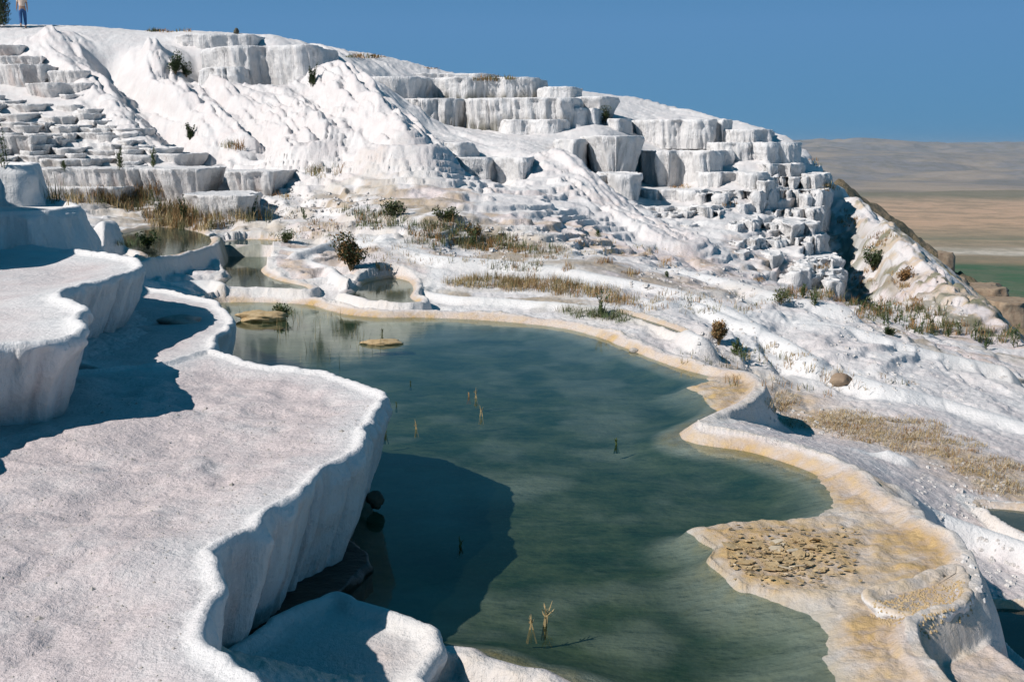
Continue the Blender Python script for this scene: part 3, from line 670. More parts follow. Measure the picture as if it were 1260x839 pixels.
# --- block basin at the lower right
G_px = [(1070,722),(1100,709),(1145,699),(1178,690),(1194,701),(1200,718),(1196,733),(1176,742),(1146,747),(1112,748),(1084,738)]
tag(loft('travertine_terrace', zpts(G_px, .12), .09, -.6, ds=.015, rimw=.09, rimh=.018, under=.22, upow=1.2, flute=.02, fwl=.12, scal=.035, swl=.3, spacing=.035, rings=26, seed=53, ragged=.05, tan=.9, ochre_top=.8, wall_tan=1.0, dish=.01, toprough=.03), 'small raised basin full of ochre gravel on the rim at lower right', 'travertine terrace')
# wall of the right-hand rim corner
H_px = [(920,462),(933,460),(940,470),(936,484),(922,496),(905,503),(897,497),(912,487),(922,476)]
tag(loft('travertine_terrace', zpts(H_px, .10), .03, -.75, ds=.02, rimw=.06, rimh=.004, under=-.06, upow=1.2, flute=.02, fwl=.14, scal=.015, swl=.3, spacing=.05, rings=22, seed=59, tan=.15, wall_tan=.15), 'narrow pale buttress under the sharp corner of the pool rim, blue with shade', 'travertine terrace')

def ftier(front, py_top, py_bot, dist, back=2.5, label=None, parent=None, name='travertine_terrace', seed=0, lobes=None, under=.04, flute=.09, fwl=.4, dark=.0, scal=.16, swl=1.6, rimw=.2, rimh=.06, wall_tan=.2, flare=0., zb_extra=.5, rings=16, tilt=(0,0), top_tan=.12):
    """front: list of (px, metres nearer(-)/farther(+) than dist) left to right along the rim"""
    z = at_y(630, py_top, dist)[2]; zb = at_y(630, py_bot, dist)[2] - zb_extra
    pts = [at_y(px, py_top, dist + dd)[:2] for px, dd in front]
    x0, y0 = pts[0]; x1, y1 = pts[-1]
    pts += [(x1, y1 + back * .6), (x1 * .6 + x0 * .4, max(y0, y1) + back), (x0 * .6 + x1 * .4, max(y0, y1) + back), (x0, y0 + back * .6)]
    o = loft(name, pts, z, zb, ds=dist * (.0010 if name == 'basin' else .0014), rimw=rimw * .55, rimh=rimh * .35, under=under, upow=1.4, flute=flute, fwl=fwl, scal=scal, swl=swl, spacing=max(.15, dist * .006), rings=rings, mat=M_far, parent=parent, seed=seed, tan=top_tan, wall_tan=wall_tan, foot_dark=dark, flare=flare, tilt=tilt, visible=(z - at_y(630, py_bot, dist)[2]) / (z - zb), fine=1.0, toprough=.02, ragged=.06)
    if label: tag(o, label, 'travertine terrace')
    return o
# central tiers
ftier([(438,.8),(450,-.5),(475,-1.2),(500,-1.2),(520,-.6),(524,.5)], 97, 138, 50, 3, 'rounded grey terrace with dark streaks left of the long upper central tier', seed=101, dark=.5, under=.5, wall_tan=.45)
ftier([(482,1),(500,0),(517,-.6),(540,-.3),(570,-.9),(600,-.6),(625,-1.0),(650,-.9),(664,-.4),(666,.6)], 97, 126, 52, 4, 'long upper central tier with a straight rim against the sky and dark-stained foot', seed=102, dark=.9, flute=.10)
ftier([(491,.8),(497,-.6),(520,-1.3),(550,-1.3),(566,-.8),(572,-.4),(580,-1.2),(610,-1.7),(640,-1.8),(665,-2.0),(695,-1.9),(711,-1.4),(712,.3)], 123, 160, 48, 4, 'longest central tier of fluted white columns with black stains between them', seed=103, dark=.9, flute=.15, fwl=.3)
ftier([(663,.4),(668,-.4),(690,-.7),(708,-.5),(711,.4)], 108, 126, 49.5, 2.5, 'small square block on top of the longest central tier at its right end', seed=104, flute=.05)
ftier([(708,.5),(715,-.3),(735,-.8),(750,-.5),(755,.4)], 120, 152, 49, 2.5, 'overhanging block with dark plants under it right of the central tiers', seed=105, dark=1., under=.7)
ftier([(688,.5),(694,-.5),(706,-.9),(716,-.7),(722,-.3),(730,-.4),(736,.3)], 134, 166, 47, 2, 'pair of bluish rounded buttresses below the overhanging block', seed=106, under=-.2, flute=.05, flare=.2)
ftier([(622,.2),(632,-.5),(652,-.3),(672,-.7),(692,-.4),(700,.3)], 148, 166, 45.8, 1.5, 'low lumpy ledge at the foot of the longest central tier', seed=107, under=-.2, flute=.1)
ftier([(740,.6),(748,-.2),(765,-.5),(778,.2)], 147, 168, 47, 2, 'low pale ledge between central tiers and right cliff', seed=108, under=-.1)
ftier([(412,1),(424,0),(450,-.4),(478,-.2),(492,.8)], 76, 90, 60, 3, 'grey scalloped ledge on the far crest left of centre', seed=109, under=.3, wall_tan=.4, flute=.05)
ftier([(404,1),(412,0),(425,-.3),(436,.5)], 88, 105, 54, 3, 'small white ledge between the left wall and the far crest', seed=110, under=.2)
ftier([(460,1),(480,.2),(520,-.2),(555,-.2),(590,0),(608,1)], 91, 101, 57, 3, 'thin white ledge behind the long upper central tier', seed=111, under=.1, flute=.05)
ftier([(718,.8),(721,-.2),(735,-1.0),(755,-1.3),(773,-1.2),(785,-.6),(788,.4)], 168, 214, 40.5, 2.5, 'wide pedestal basin flaring at its rim in front of the right cliff', seed=112, under=.55, flute=.10, fwl=.35)
ftier([(688,.5),(694,-.2),(706,-.5),(717,-.2),(719,.5)], 172, 198, 40.3, 2, 'small lumpy knob left of the wide pedestal basin', seed=113, under=.1, flute=.14)
ftier([(743,.5),(748,-.4),(765,-.9),(782,-.8),(790,-.3),(791,.4)], 214, 262, 37, 2, 'stout pedestal below the wide flaring basin', seed=114, under=.25, flute=.12)
ftier([(722,.5),(727,-.1),(738,-.3),(746,0),(748,.5)], 217, 248, 36.6, 1.5, 'little stub beside the stout pedestal', seed=115, under=.0, flute=.1)
ftier([(556,.6),(570,-.6),(595,-.9),(607,-.5),(625,-1.2),(645,-1.4),(653,-.8),(654,.8)], 194, 231, 36, 3.2, 'flat lit terrace with blue shaded wall standing alone in the middle distance', seed=116, under=.15, flute=.13, fwl=.6)
ftier([(548,.3),(556,-.2),(568,-.3),(576,.2)], 176, 192, 38.5, 1, 'low rock hump on the flat below the central tiers', seed=117, under=-.3, flute=.12)
# left upper wall
ftier([(216,1),(222,.2),(250,-.2),(285,-.3),(312,-.1),(318,.8)], 43, 62, 52, 4, 'uppermost lit white ledge on the left crest against the sky', seed=121, under=.2, flute=.08)
ftier([(248,1.5),(252,.2),(275,-.6),(305,-.8),(330,-.6),(352,-.9),(380,-1.3),(398,-1.0),(402,.5)], 59, 112, 49, 5, 'massive curved white wall on the left crest above the dome', seed=122, under=.3, flute=.16, fwl=.7, scal=.2)
ftier([(250,1),(256,-.2),(275,-.6),(298,-.3),(304,.6)], 84, 112, 47.4, 2, 'bulging ledge at the foot of the massive curved wall', seed=123, under=-.3, flute=.18, flare=.3)
# steps at the upper left
for i, (fr, a, b, ds_, lb) in enumerate([
 ([(-70,0),(-20,-.4),(10,-.5),(29,-.3),(31,.5)], 57, 69, 46.5, 'topmost shaded step at the left edge under the walking person'),
 ([(-70,0),(-20,-.3),(30,-.5),(55,-.4),(57,.5)], 70, 84, 44.5, 'second step down at the left edge below the crest'),
 ([(-70,0),(-20,-.4),(30,-.7),(58,-.6),(62,0),(64,.5)], 81, 103, 42.5, 'broad grey step with a notched end at the upper left'),
 ([(60,.5),(63,-.2),(85,-.5),(105,-.4),(108,.5)], 88, 107, 41.8, 'short grey step with a lit left corner'),
 ([(28,.4),(35,-.2),(70,-.5),(98,-.4),(116,-.1),(118,.5)], 103, 118, 40, 'lowest grey step of the upper left flight'),
 ([(-70,0),(-20,-.3),(15,-.5),(42,-.4),(50,.3),(56,.9)], 167, 188, 28.5, 'isolated teal shaded step at the left edge halfway down the slope'),
 ([(54,.2),(60,-.2),(85,-.35),(110,-.1),(116,.4)], 196, 212, 25.5, 'low rounded step above the weeds with tall stems'),
 ([(40,.3),(50,-.1),(95,-.35),(140,-.5),(180,-.6),(215,-.8),(245,-.7),(258,-.1),(262,.6)], 207, 236, 24.2, 'long grey wall below the weeds with tall stems at left'),
 ([(276,.6),(285,-.1),(310,-.3),(335,-.3),(346,.1),(349,.7)], 211, 240, 25.4, 'short grey wall right of the long one'),
 ([(45,.3),(55,-.1),(90,-.3),(125,-.4),(150,-.2),(158,.4)], 230, 246, 21.6, 'low scalloped ledge in front of the long grey wall'),
 ([(228,.4),(236,-.1),(265,-.4),(295,-.4),(306,0),(309,.5)], 240, 268, 22.6, 'flat white ledge behind the orange dry grass'),
 ]):
    ftier(fr, a, b, float(np.interp(b, FDX, FDY)), 2.2, lb, seed=140 + i * 3, zb_extra=.3, under=.30, flute=.07, fwl=.3, scal=.16, swl=1.3, wall_tan=.7, dark=.3 if i > 6 else 0, rimw=.14, rimh=.03, rings=14)

# the finely stepped slope at upper left: one thing, each ledge a part
steps = empty('stepped_slope', at_y(100, 200, 36)); tag(steps, 'finely stepped slope of thin shaded ledges at upper left between the fans and the weeds', 'stepped slope')
rl_ = random.Random(21)
from mathutils import Matrix
def child(o, par): o.parent = par; o.matrix_parent_inverse = Matrix.Translation(-Vector(par.location)); return o
k = 0
for row in range(16):
    y = 118 + row * 5.6; x = -30 + rl_.uniform(-20, 20)
    while x < 30 + (y - 100) * 1.9:
        w = rl_.uniform(22, 62); yy = y + rl_.uniform(-2.5, 2.5) - w * .02; h = rl_.uniform(3.5, 7.5)
        if rl_.random() < .72:
            d = float(np.interp(yy + h, FDX, FDY)) - rl_.uniform(.1, .5); b = rl_.uniform(.2, .7)
            child(ftier([(x, b), (x + w * .15, 0), (x + w * .35, -b * rl_.uniform(.4, 1)), (x + w * .6, -b * rl_.uniform(.3, .8)), (x + w * .85, -b * .2), (x + w, b)], yy, yy + h, d, 1.3, None, name='ledge', seed=700 + k, under=.22, flute=.05, fwl=.3, scal=.12, swl=.8, wall_tan=.5, rimw=.14, rings=7, zb_extra=.35, tilt=(0, rl_.uniform(.0, .08))), steps); k += 1
        x += w * rl_.uniform(.8, 1.15)
print('ledges', k)
# right cliff: one thing, each basin a part
cliff = empty('travertine_cliff', at_y(900, 325, 31))
tag(cliff, 'steep cascade of small white columned basins at the right end of the terraces', 'travertine cliff')
def cb(fr, a, b, d, seed, **k):
    kw = dict(under=.1, flute=.12, fwl=.4, scal=.08, swl=.8, back=2.2, rings=14); kw.update(k)
    o = ftier(fr, a, b, d, seed=seed, parent=None, name='basin', **kw)
    o.parent = cliff; o.matrix_parent_inverse = __import__('mathutils').Matrix.Translation(-Vector(cliff.location)); return o
rc = random.Random(5)
BIG = [
 ([(775,1),(790,.2),(812,-.5),(840,-.8),(872,-.9),(880,-.3),(893,-.5),(900,.3)], 148, 168, 47),
 ([(895,.6),(902,-.1),(925,-.5),(944,-.3),(952,.5)], 160, 178, 46),
 ([(783,1.4),(786,.0),(800,-.4),(822,-1.2),(835,-.8),(850,-1.6),(868,-1.9),(880,-1.6),(892,-.2),(900,1)], 186, 230, 41.5),
 ([(875,.6),(884,-.2),(905,-.6),(925,-.4),(940,-.9),(958,-.8),(975,-.5),(979,.4)], 176, 202, 42.5),
 ([(786,1.0),(789,-.2),(815,-.4),(838,-.8),(855,-1.0),(868,-.6),(872,.4)], 233, 262, 38),
 ([(860,.6),(868,-.4),(888,-.8),(905,-.5),(918,-1.1),(938,-1.2),(945,.2)], 212, 255, 39.2),
 ([(786,.6),(790,-.2),(812,-.6),(832,-.3),(850,-.8),(862,.2)], 254, 290, 36),
 ([(935,.4),(942,-.4),(952,-.6),(962,-.2),(975,-.5),(984,.4)], 202, 240, 40.5),
]
for i, (fr, a, b, d) in enumerate(BIG): cb(fr, a, b, d, 300 + 7 * i, scal=.14, rimw=.16)
# rows of columns: x range, y at left, y at right, distance, lobe width px, height px
ROWS = [(858,945,238,226,37.6,(13,24),(22,34)), (938,1000,206,222,40.2,(11,20),(24,36)), (945,1004,232,238,38.6,(10,18),(24,34)), (800,900,262,252,35.4,(13,24),(20,30)),
        (860,940,256,246,36.4,(12,20),(26,44)), (935,1003,254,256,36.8,(11,18),(24,34)), (838,925,284,272,33.6,(12,22),(20,28)), (915,1000,276,276,34.6,(12,22),(26,34)),
        (850,930,300,296,31.9,(11,20),(16,24)), (920,1005,296,290,33,(14,26),(24,34)), (885,945,312,312,30.6,(10,18),(12,18)), (940,1020,318,322,31,(12,22),(14,22)), (960,1026,334,338,29.8,(12,22),(10,16)), (815,870,276,282,34,(11,18),(12,20))]
k = 0
for x0, x1, ya, yb, d, wr, hr in ROWS:      # scalloped tiers of several lobes
    x = x0 - rc.uniform(0, 8)
    while x < x1 - 8:
        w = min(rc.uniform(55, 110), x1 + 6 - x); f = (x + w / 2 - x0) / (x1 - x0); y = ya + (yb - ya) * f + rc.uniform(-4, 4); h = rc.uniform(*hr)
        fr_ = [(x, .9)]; q = x + 2
        while q < x + w - 6:
            lw = rc.uniform(9, 19); b = rc.uniform(.6, 1.1) * lw / 14; o_ = rc.uniform(-.15, .15)
            fr_ += [(q, o_ + .15), (q + lw * .25, o_ - b * .8), (q + lw * .5, o_ - b), (q + lw * .75, o_ - b * .75)]; q += lw
        fr_ += [(q, .2), (q + 2, .9)]
        cb(fr_, y, y + h, d + rc.uniform(-.3, .3) + .35, 900 + 3 * k, back=1.3, fwl=.24, flute=.14, under=rc.uniform(-.02, .2), rimw=.1, rimh=.05, swl=.6, scal=.10, rings=12, zb_extra=.7, tilt=(rc.uniform(-.03, .05), 0))
        x += w * rc.uniform(.9, 1.1); k += 1
for x0, x1, ya, yb, d, wr, hr in ROWS:
    x = x0
    while x < x1:
        w = rc.uniform(*wr) * rc.choice((.9, 1.0, 1.6)); f = (x - x0) / (x1 - x0); y = ya + (yb - ya) * f + rc.uniform(-5, 5); h = rc.uniform(*hr); dj = d + rc.uniform(-.5, .5)
        b = rc.uniform(.45, .8) * w / 16
        if rc.random() < .45: x += w * .9; continue
        cb([(x, b), (x + w * .12, -b * .3), (x + w * .35, -b), (x + w * .68, -b), (x + w * .9, -b * .2), (x + w, b)], y, y + h, dj, 400 + 5 * k, back=1.0, fwl=.24, flute=.14, under=rc.uniform(-.04, .25), rimw=.1, rimh=.05, swl=.45, scal=.12, rings=12, zb_extra=.7)
        x += w * rc.uniform(.78, 1.05); k += 1
print('cliff basins', k + len(BIG))

# ------------------------------------------------------------------ finding the ground under a pixel of the survey
bpy.context.view_layer.update()
DG = bpy.context.evaluated_depsgraph_get()
CAM = Vector((0, 0, CAMZ))
def hit(px, py, through_water=False, only=None):
    d = Vector(ray(px, py)).normalized(); o = CAM.copy()
    for _ in range(4):
        ok, loc, nrm, _i, ob, _m = S.ray_cast(DG, o, d)
        if not ok: return None
        if through_water and ob.name.startswith('pool_water'): o = loc + d * .001; continue
        if only and not ob.name.startswith(only): return None
        return loc
def ground(x, y, top=40, through_water=True):
    o = Vector((x, y, top)); d = Vector((0, 0, -1))
    for _ in range(4):
        ok, loc, nrm, _i, ob, _m = S.ray_cast(DG, o, d)
        if not ok: return None
        if through_water and ob.name.startswith('pool_water'): o = loc + d * .001; continue
        return loc

rv = random.Random(11)
def blade(V, F, x, y, z, h, lean, w, az=None, bend=.5):
    az = rv.uniform(0, 6.28) if az is None else az
    dx, dy = math.cos(az), math.sin(az); px_, py_ = -dy * w, dx * w; i = len(V)
    mx_, my_, mz = x + dx * lean * h * .4, y + dy * lean * h * .4, z + h * .55
    tx, ty, tz = x + dx * lean * h, y + dy * lean * h, z + h * (1 - .25 * bend * lean)
    V += [(x - px_, y - py_, z - .02), (x + px_, y + py_, z - .02), (mx_ + px_ * .7, my_ + py_ * .7, mz), (mx_ - px_ * .7, my_ - py_ * .7, mz), (tx, ty, tz)]
    F += [(i, i + 1, i + 2, i + 3), (i + 3, i + 2, i + 4)]
def leaf(V, F, c, l, w, az, el):
    d = Vector((math.cos(az) * math.cos(el), math.sin(az) * math.cos(el), math.sin(el))); s_ = d.cross(Vector((0, 0, 1))); s_ = s_.normalized() * w if s_.length > .05 else Vector((w, 0, 0))
    u_ = d.cross(s_).normalized() * w * .25; c = Vector(c); i = len(V)
    V += [tuple(c), tuple(c + d * l * .5 + s_ + u_), tuple(c + d * l), tuple(c + d * l * .5 - s_ + u_)]
    F += [(i, i + 1, i + 2, i + 3)]
def tube(V, F, pts, rad, k=5):
    pts = [Vector(p) for p in pts]; b0 = len(V)
    for i, p in enumerate(pts):
        d = (pts[min(i + 1, len(pts) - 1)] - pts[max(i - 1, 0)]).normalized(); a = d.orthogonal().normalized(); b = d.cross(a); r = rad[i] if hasattr(rad, '__len__') else rad
        for j in range(k):
            t = 2 * math.pi * j / k; V.append(tuple(p + a * math.cos(t) * r + b * math.sin(t) * r))
    for i in range(len(pts) - 1):
        for j in range(k):
            F.append((b0 + i * k + j, b0 + i * k + (j + 1) % k, b0 + (i + 1) * k + (j + 1) % k, b0 + (i + 1) * k + j))
    F.append(tuple(b0 + j for j in range(k))[::-1]); F.append(tuple(b0 + (len(pts) - 1) * k + j for j in range(k)))

def patch(name, label, ells, mats, h, w=.006, lean=.5, clump=.12, per=14):
    """ground cover: blades in clumps inside ellipses (cx, cy, rx, ry, clumps)"""
    V, F = [], []; MI = []
    for cx, cy, rx, ry, n in ells:
        for _ in range(int(n * .8)):
            t = rv.uniform(0, 6.28); r = math.sqrt(rv.random()); p = hit(cx + rx * r * math.cos(t), cy + ry * r * math.sin(t))
            if p is None or p.y > 120: continue
            mi = rv.randrange(len(mats)); hh = h * rv.uniform(.4, 1.15); sc_ = max(1, p.y / 22)
            for _b in range(per):
                a = rv.uniform(0, 6.28); q = rv.random() * clump * sc_
                blade(V, F, p.x + q * math.cos(a), p.y + q * math.sin(a), p.z - .01, hh * rv.uniform(.35, 1.15), rv.uniform(.1, lean * 1.6), w * sc_ * rv.uniform(.4, 1.0)); MI += [mi, mi]
    o = mesh_obj(name, V, F, mats, smooth=False)
    o.data.polygons.foreach_set('material_index', MI); tag(o, label, None, kind='stuff'); return o

patch('dry_grass', 'tall orange brown dry grass among the left ledges', [(165,252,30,9,70),(212,268,36,13,150),(245,275,45,9,90),(110,245,55,6,90),(310,268,30,6,40),(285,180,14,5,14),(400,212,22,6,20),(180,238,24,8,40)], [M_dry, M_pale, M_olive], .42, .007)
patch('dry_grass', 'straw coloured dry grass strip behind the long pool rim', [(600,349,50,7,170),(660,352,50,8,190),(720,360,45,7,110),(765,371,20,6,40)], [M_pale, M_dry, M_pale, M_olive], .20, .005)
patch('dry_grass', 'low yellowish dry grass on the flat beyond the right rim', [(1090,528,75,16,420),(1040,515,40,10,150),(960,495,18,12,80),(1150,548,60,14,200),(1215,575,50,12,160),(1230,600,40,10,70),(990,520,30,7,50)], [M_pale, M_dry, M_pale, M_plate], .07, .004, lean=1.2, clump=.10)
patch('scrub_grass', 'olive and brown scrub on the broken ledges in the middle distance', [(470,272,34,10,70),(545,283,44,11,110),(600,300,46,9,110),(560,300,60,8,70),(660,308,40,5,40),(440,262,20,6,20),(640,330,40,4,20)], [M_olive, M_dry, M_olive, M_green], .22, .007)
patch('dry_grass', 'sparse golden dry grass scattered over the crusted middle ground', [(560,312,150,14,150),(400,290,70,14,60),(860,372,110,14,90),(930,440,90,14,50),(720,308,100,10,70),(1010,470,120,18,40),(330,262,50,10,40)], [M_pale, M_dry, M_olive], .13, .006, per=9)
patch('scrub_grass', 'brown and green stalks along the ridge edge at right', [(1110,388,60,9,90),(1160,405,50,8,60),(1075,375,25,8,30),(995,364,34,6,50),(1225,415,30,8,40),(1040,372,20,4,15)], [M_dry, M_olive, M_green, M_olive], .26, .008)
patch('dry_grass', 'scattered rusty tufts on the pale ground and cliff', [(740,323,10,3,8),(822,325,10,4,10),(775,338,14,3,8),(700,330,12,3,6),(835,231,14,2,8),(900,252,8,2,6),(935,344,8,3,8),(1010,328,8,4,8),(1065,340,20,15,20),(1110,345,18,14,26),(1080,300,14,10,18),(1045,268,10,12,18),(1120,372,20,6,24),(1090,290,14,8,8),(290,182,10,4,8),(345,240,12,5,8),(400,275,20,4,10),(470,330,10,3,4),(630,395,10,2,0),(800,375,20,6,6),(1020,232,8,8,14),(1000,200,6,6,8)], [M_dry, M_dry, M_pale], .16, .008)
patch('water_grass', 'thin sparse stalks standing in the shallow far end of the pool', [(370,402,60,16,46),(300,392,20,6,8),(440,418,34,14,22),(395,440,20,16,10)], [M_olive, M_pale, M_olive], .26, .0035, lean=.3, per=2, clump=.2)
patch('scrub_grass', 'thin brown scrub along the crest line at upper left', [(150,30,40,2,60),(205,38,35,2,60),(120,27,25,2,20),(450,70,30,2,20),(550,84,30,2,30),(610,98,30,2,20)], [M_olive, M_dry], .22, .012)
patch('green_grass', 'low green grass along the near rim strip', [(735,388,34,5,80),(700,382,16,3,14),(760,393,18,4,24),(170,300,20,4,26),(150,300,14,3,10),(350,385,10,4,20)], [M_green, M_olive], .14, .005)

def weed(px, py, h, n=3, label='', spread=.08, group=None, leafy=1.0, mat=M_green, name='weed', sm=M_olive, lean=.25):
    p = hit(px, py)
    if p is None: print('no hit', label); return
    e = empty(name, p); sc_ = max(1., p.y / 18)
    SV, SF, LV, LF = [], [], [], []
    for k in range(n):
        a = rv.uniform(0, 6.28); r = rv.uniform(0, spread); l = rv.uniform(-lean, lean); l2 = rv.uniform(-.1, .1); hh = h * rv.uniform(.65, 1.0) if k else h
        b = Vector((r * math.cos(a), r * math.sin(a), -.03)); pts = [b + Vector((l * hh * t * t, l2 * hh * t, hh * t)) for t in (0, .35, .7, 1)]
        tube(SV, SF, pts, [.006 * sc_, .005 * sc_, .004 * sc_, .002 * sc_], 4)
        m = int((22 + 30 * h) * leafy)
        for q in range(m):
            t = rv.uniform(.08, 1); c = b + Vector((l * hh * t * t, l2 * hh * t, hh * t))
            leaf(LV, LF, c, rv.uniform(.05, .10) * (1.25 - t) * sc_ * .8 + .02, .010 * sc_, rv.uniform(0, 6.28), rv.uniform(.2, 1.1))
    mesh_obj('stems', SV, SF, sm, e, smooth=False); mesh_obj('leaves', LV, LF, mat, e, smooth=False)
    return tag(e, label, 'weed', group)
WE = [(148,208,.62,4,'weed with several tall stems on the long grey wall, left of the pair'),(188,206,.62,3,'weed with tall splayed stems on the long grey wall, right of the pair'),
 (80,210,.32,3,'small green weed on the low rounded step at far left'),(4,205,.65,3,'green weed cut by the left edge of the picture above the blue shaded block'),(228,276,.75,5,'dense dark green upright weed in the orange dry grass'),
 (196,266,.7,2,'thin brown green stalk left of the dense upright weed'),(315,270,.60,1,'single thin green stem beside the white ledge'),(377,270,.34,2,'tiny green weed alone on the pale ground near the left pools'),
 (583,303,.38,5,'bushy olive weed in the middle scrub'),(742,390,.42,5,'spiky green weed on the pool rim strip'),(905,436,.26,5,'green weed beside the rusty grass clump right of the pool'),
 (912,440,.22,3,'smaller green weed leaning right of the rusty clump'),(988,366,.34,4,'leafy green weed on the pale slope at right'),(1002,376,.30,4,'low green weed just below the leafy one at right'),
 (820,340,.12,2,'tiny weed on the pale ridge'),(735,292,.22,2,'thin small weed on the white ramp'),(385,106,.9,5,'dark weed rooted at the foot of the massive wall'),(233,172,.6,6,'dark spiky weed in the ravine on the left slope'),
 (1250,428,.55,3,'tall weed near the right edge of the picture on the ridge'),(1094,412,.16,6,'squat dark weed on the white flat near the ridge')]
for w in WE: weed(w[0], w[1], w[2], w[3], w[4], mat=M_dark if 'dark' in w[4] else M_green, leafy=1.6 if 'dark' in w[4] or 'dense' in w[4] else 1.0)
for k, (a, b) in enumerate([(1060,385),(1082,388),(1103,398),(1120,402),(1132,410),(1148,408),(1165,414),(1180,412),(1198,418),(1090,402),(1214,430)]):
    weed(a, b, rv.uniform(.28, .45), 2, 'short weed on the right ridge edge, %s from the left of eleven' % ('first','second','fourth','fifth','sixth','seventh','eighth','ninth','tenth','third','eleventh')[k], group='weeds along the right ridge edge', mat=M_green)

def shrub(px, py, w, h, label, mats, n=900, ls=.06, seed=0, name='shrub', cat='shrub', spiky=.2, twigs=8):
    p = hit(px, py)
    if p is None: print('no hit', label); return
    e = empty(name, p); r_ = random.Random(seed); V, F, BV, BF, MI = [], [], [], [], []
    lobes = []
    for k in range(twigs):
        a = r_.uniform(0, 6.28); rr_ = r_.uniform(.1, .5) * w; t = Vector((rr_ * math.cos(a), rr_ * math.sin(a) * .8, h * r_.uniform(.45, .95)))
        tube(BV, BF, [(0, 0, -.05), t * .5 + Vector((0, 0, .03)), t], [.02 * h + .004, .012 * h + .003, .004], 4); lobes.append((t * r_.uniform(.6, 1), r_.uniform(.14, .26) * max(w, h)))
        lobes.append((t * .5, r_.uniform(.12, .2) * max(w, h)))
    for k in range(n):
        c, rad = r_.choice(lobes); d = Vector((r_.gauss(0, 1), r_.gauss(0, 1), r_.gauss(0, 1))).normalized() * rad * r_.uniform(.3, 1) ** .5
        q = c + d; q.z = max(.0, q.z)
        leaf(V, F, q, ls * r_.uniform(.6, 1.3), ls * .28, r_.uniform(0, 6.28), r_.uniform(-.2, 1.2)); MI.append(0 if r_.random() < .65 else 1 % len(mats))
    mesh_obj('branches', BV, BF, M_stem, e, smooth=False); o = mesh_obj('foliage', V, F, mats, e, smooth=False); o.data.polygons.foreach_set('material_index', MI)
    return tag(e, label, cat)
shrub(216, 92, .7, 1.0, 'dark green bush on the left slope under the massive wall', [M_dark, M_green], 1500, .09, 1)
shrub(229, 95, .5, .6, 'lower dark green bush touching the right side of the taller one', [M_dark, M_green], 700, .08, 2)
shrub(432, 332, .6, .66, 'brownish green bush between the small pools left of centre', [M_dark, M_dry], 3200, .06, 3, twigs=12)
shrub(352, 298, .5, .24, 'low green bush on the pale ground above the upper pool', [M_green, M_olive], 700, .05, 4)
shrub(182, 304, .45, .28, 'green grassy clump growing in the raised pool', [M_green, M_dark], 800, .06, 5)
shrub(347, 392, .28, .22, 'green clump beside the ochre rock in the pool', [M_green, M_olive], 600, .045, 6)
shrub(486, 264, .8, .32, 'dark low bush on the ledge above the middle scrub', [M_dark, M_olive], 900, .07, 7)
shrub(548, 272, .7, .30, 'flat dark bush farther right on the middle ledge', [M_dark, M_olive], 800, .07, 8)
shrub(585, 295, .5, .34, 'upright olive bush in the middle scrub', [M_olive, M_dry], 700, .06, 9)
shrub(884, 424, .22, .38, 'rusty orange grass clump on the pale mound right of the pool', [M_dry, M_pale], 900, .05, 10, name='grass_clump', cat='grass clump')
shrub(1075, 333, .9, .8, 'black green bush in the gully of the right slope', [M_dark, M_dark], 900, .10, 12)
shrub(960, 372, .5, .18, 'low olive bush on the pale slope right of centre', [M_olive, M_green], 400, .05, 13)
shrub(1112, 345, .5, .35, 'rusty orange bush on the white spur at right', [M_dry, M_dry], 500, .08, 14)
shrub(745, 153, .5, .7, 'dark hanging plant under the overhanging block', [M_dark, M_olive], 500, .09, 15)

def rock(px, py, sx_, sy_, sz_, label, mat, seed=0, name='rock', cat='rock', sink=.25, z=None, sub=3):
    p = hit(px, py) if z is None else Vector(at_z(px, py, z))
    if p is None: print('no hit', label); return
    bm = bmesh.new(); bmesh.ops.create_icosphere(bm, subdivisions=sub, radius=1); co = np.array([v.co[:] for v in bm.verts])
    n_ = fbm(co[:, 0] * 1.2 + seed * 7, co[:, 1] * 1.2 + co[:, 2] * 1.7, 4, seed) * .45 + billow(co[:, 0] * 2 + seed, co[:, 2] * 2 + co[:, 1] * 2, 2, seed + 3) * .2
    for v, k in zip(bm.verts, n_): v.co = v.co * (1 + k); v.co.x *= sx_; v.co.y *= sy_; v.co.z *= sz_
    me = bpy.data.meshes.new(name); bm.to_mesh(me); bm.free(); me.materials.append(mat); me.polygons.foreach_set('use_smooth', np.ones(len(me.polygons), bool))
    o = bpy.data.objects.new(name, me); COL.objects.link(o); o.location = p + Vector((0, 0, sz_ * (1 - 2 * sink))); return tag(o, label, cat)
rock(322, 394, .36, .16, .10, 'ochre knobbly rock rising from the far end of the pool', M_ochre, 1, sink=.3, sub=4)
rock(318, 389, .06, .05, .05, 'small white stone lying on the ochre knobbly rock', M_plate, 2, sink=.1)
rock(470, 423, .25, .11, .045, 'flat oval ochre islet in the pool', M_ochre, 3, sink=.35, sub=4)
rock(1035, 470, .14, .10, .09, 'brown rounded stone on the pale slope right of the rim', M_rock, 4, sink=.4)
rock(1028, 463, .06, .05, .06, 'small grey stone behind the brown rounded one', M_grey, 5)
rock(223, 397, .20, .12, .07, 'low grey lump on the flat between shelf and pool at left', M_grey, 6, sink=.4)
rock(462, 620, .05, .05, .07, 'dark knob under the overhanging foreground wall', M_bark, 7, z=.05)
rock(780, 433, .05, .04, .03, 'pale pebble on the curve of the pool rim', M_grey, 8)
rock(291, 42, .12, .12, .16, 'tiny dark stone standing on the white crest', M_bark, 9)
None and rock(1087, 555, .22, .20, .13, 'rounded pale boulder behind the right rim', M_grey, 10, sink=.45)
None and rock(880, 372, .3, .2, .14, 'grey hummock on the pale slope above the rusty clump', M_grey, 11, sink=.45)
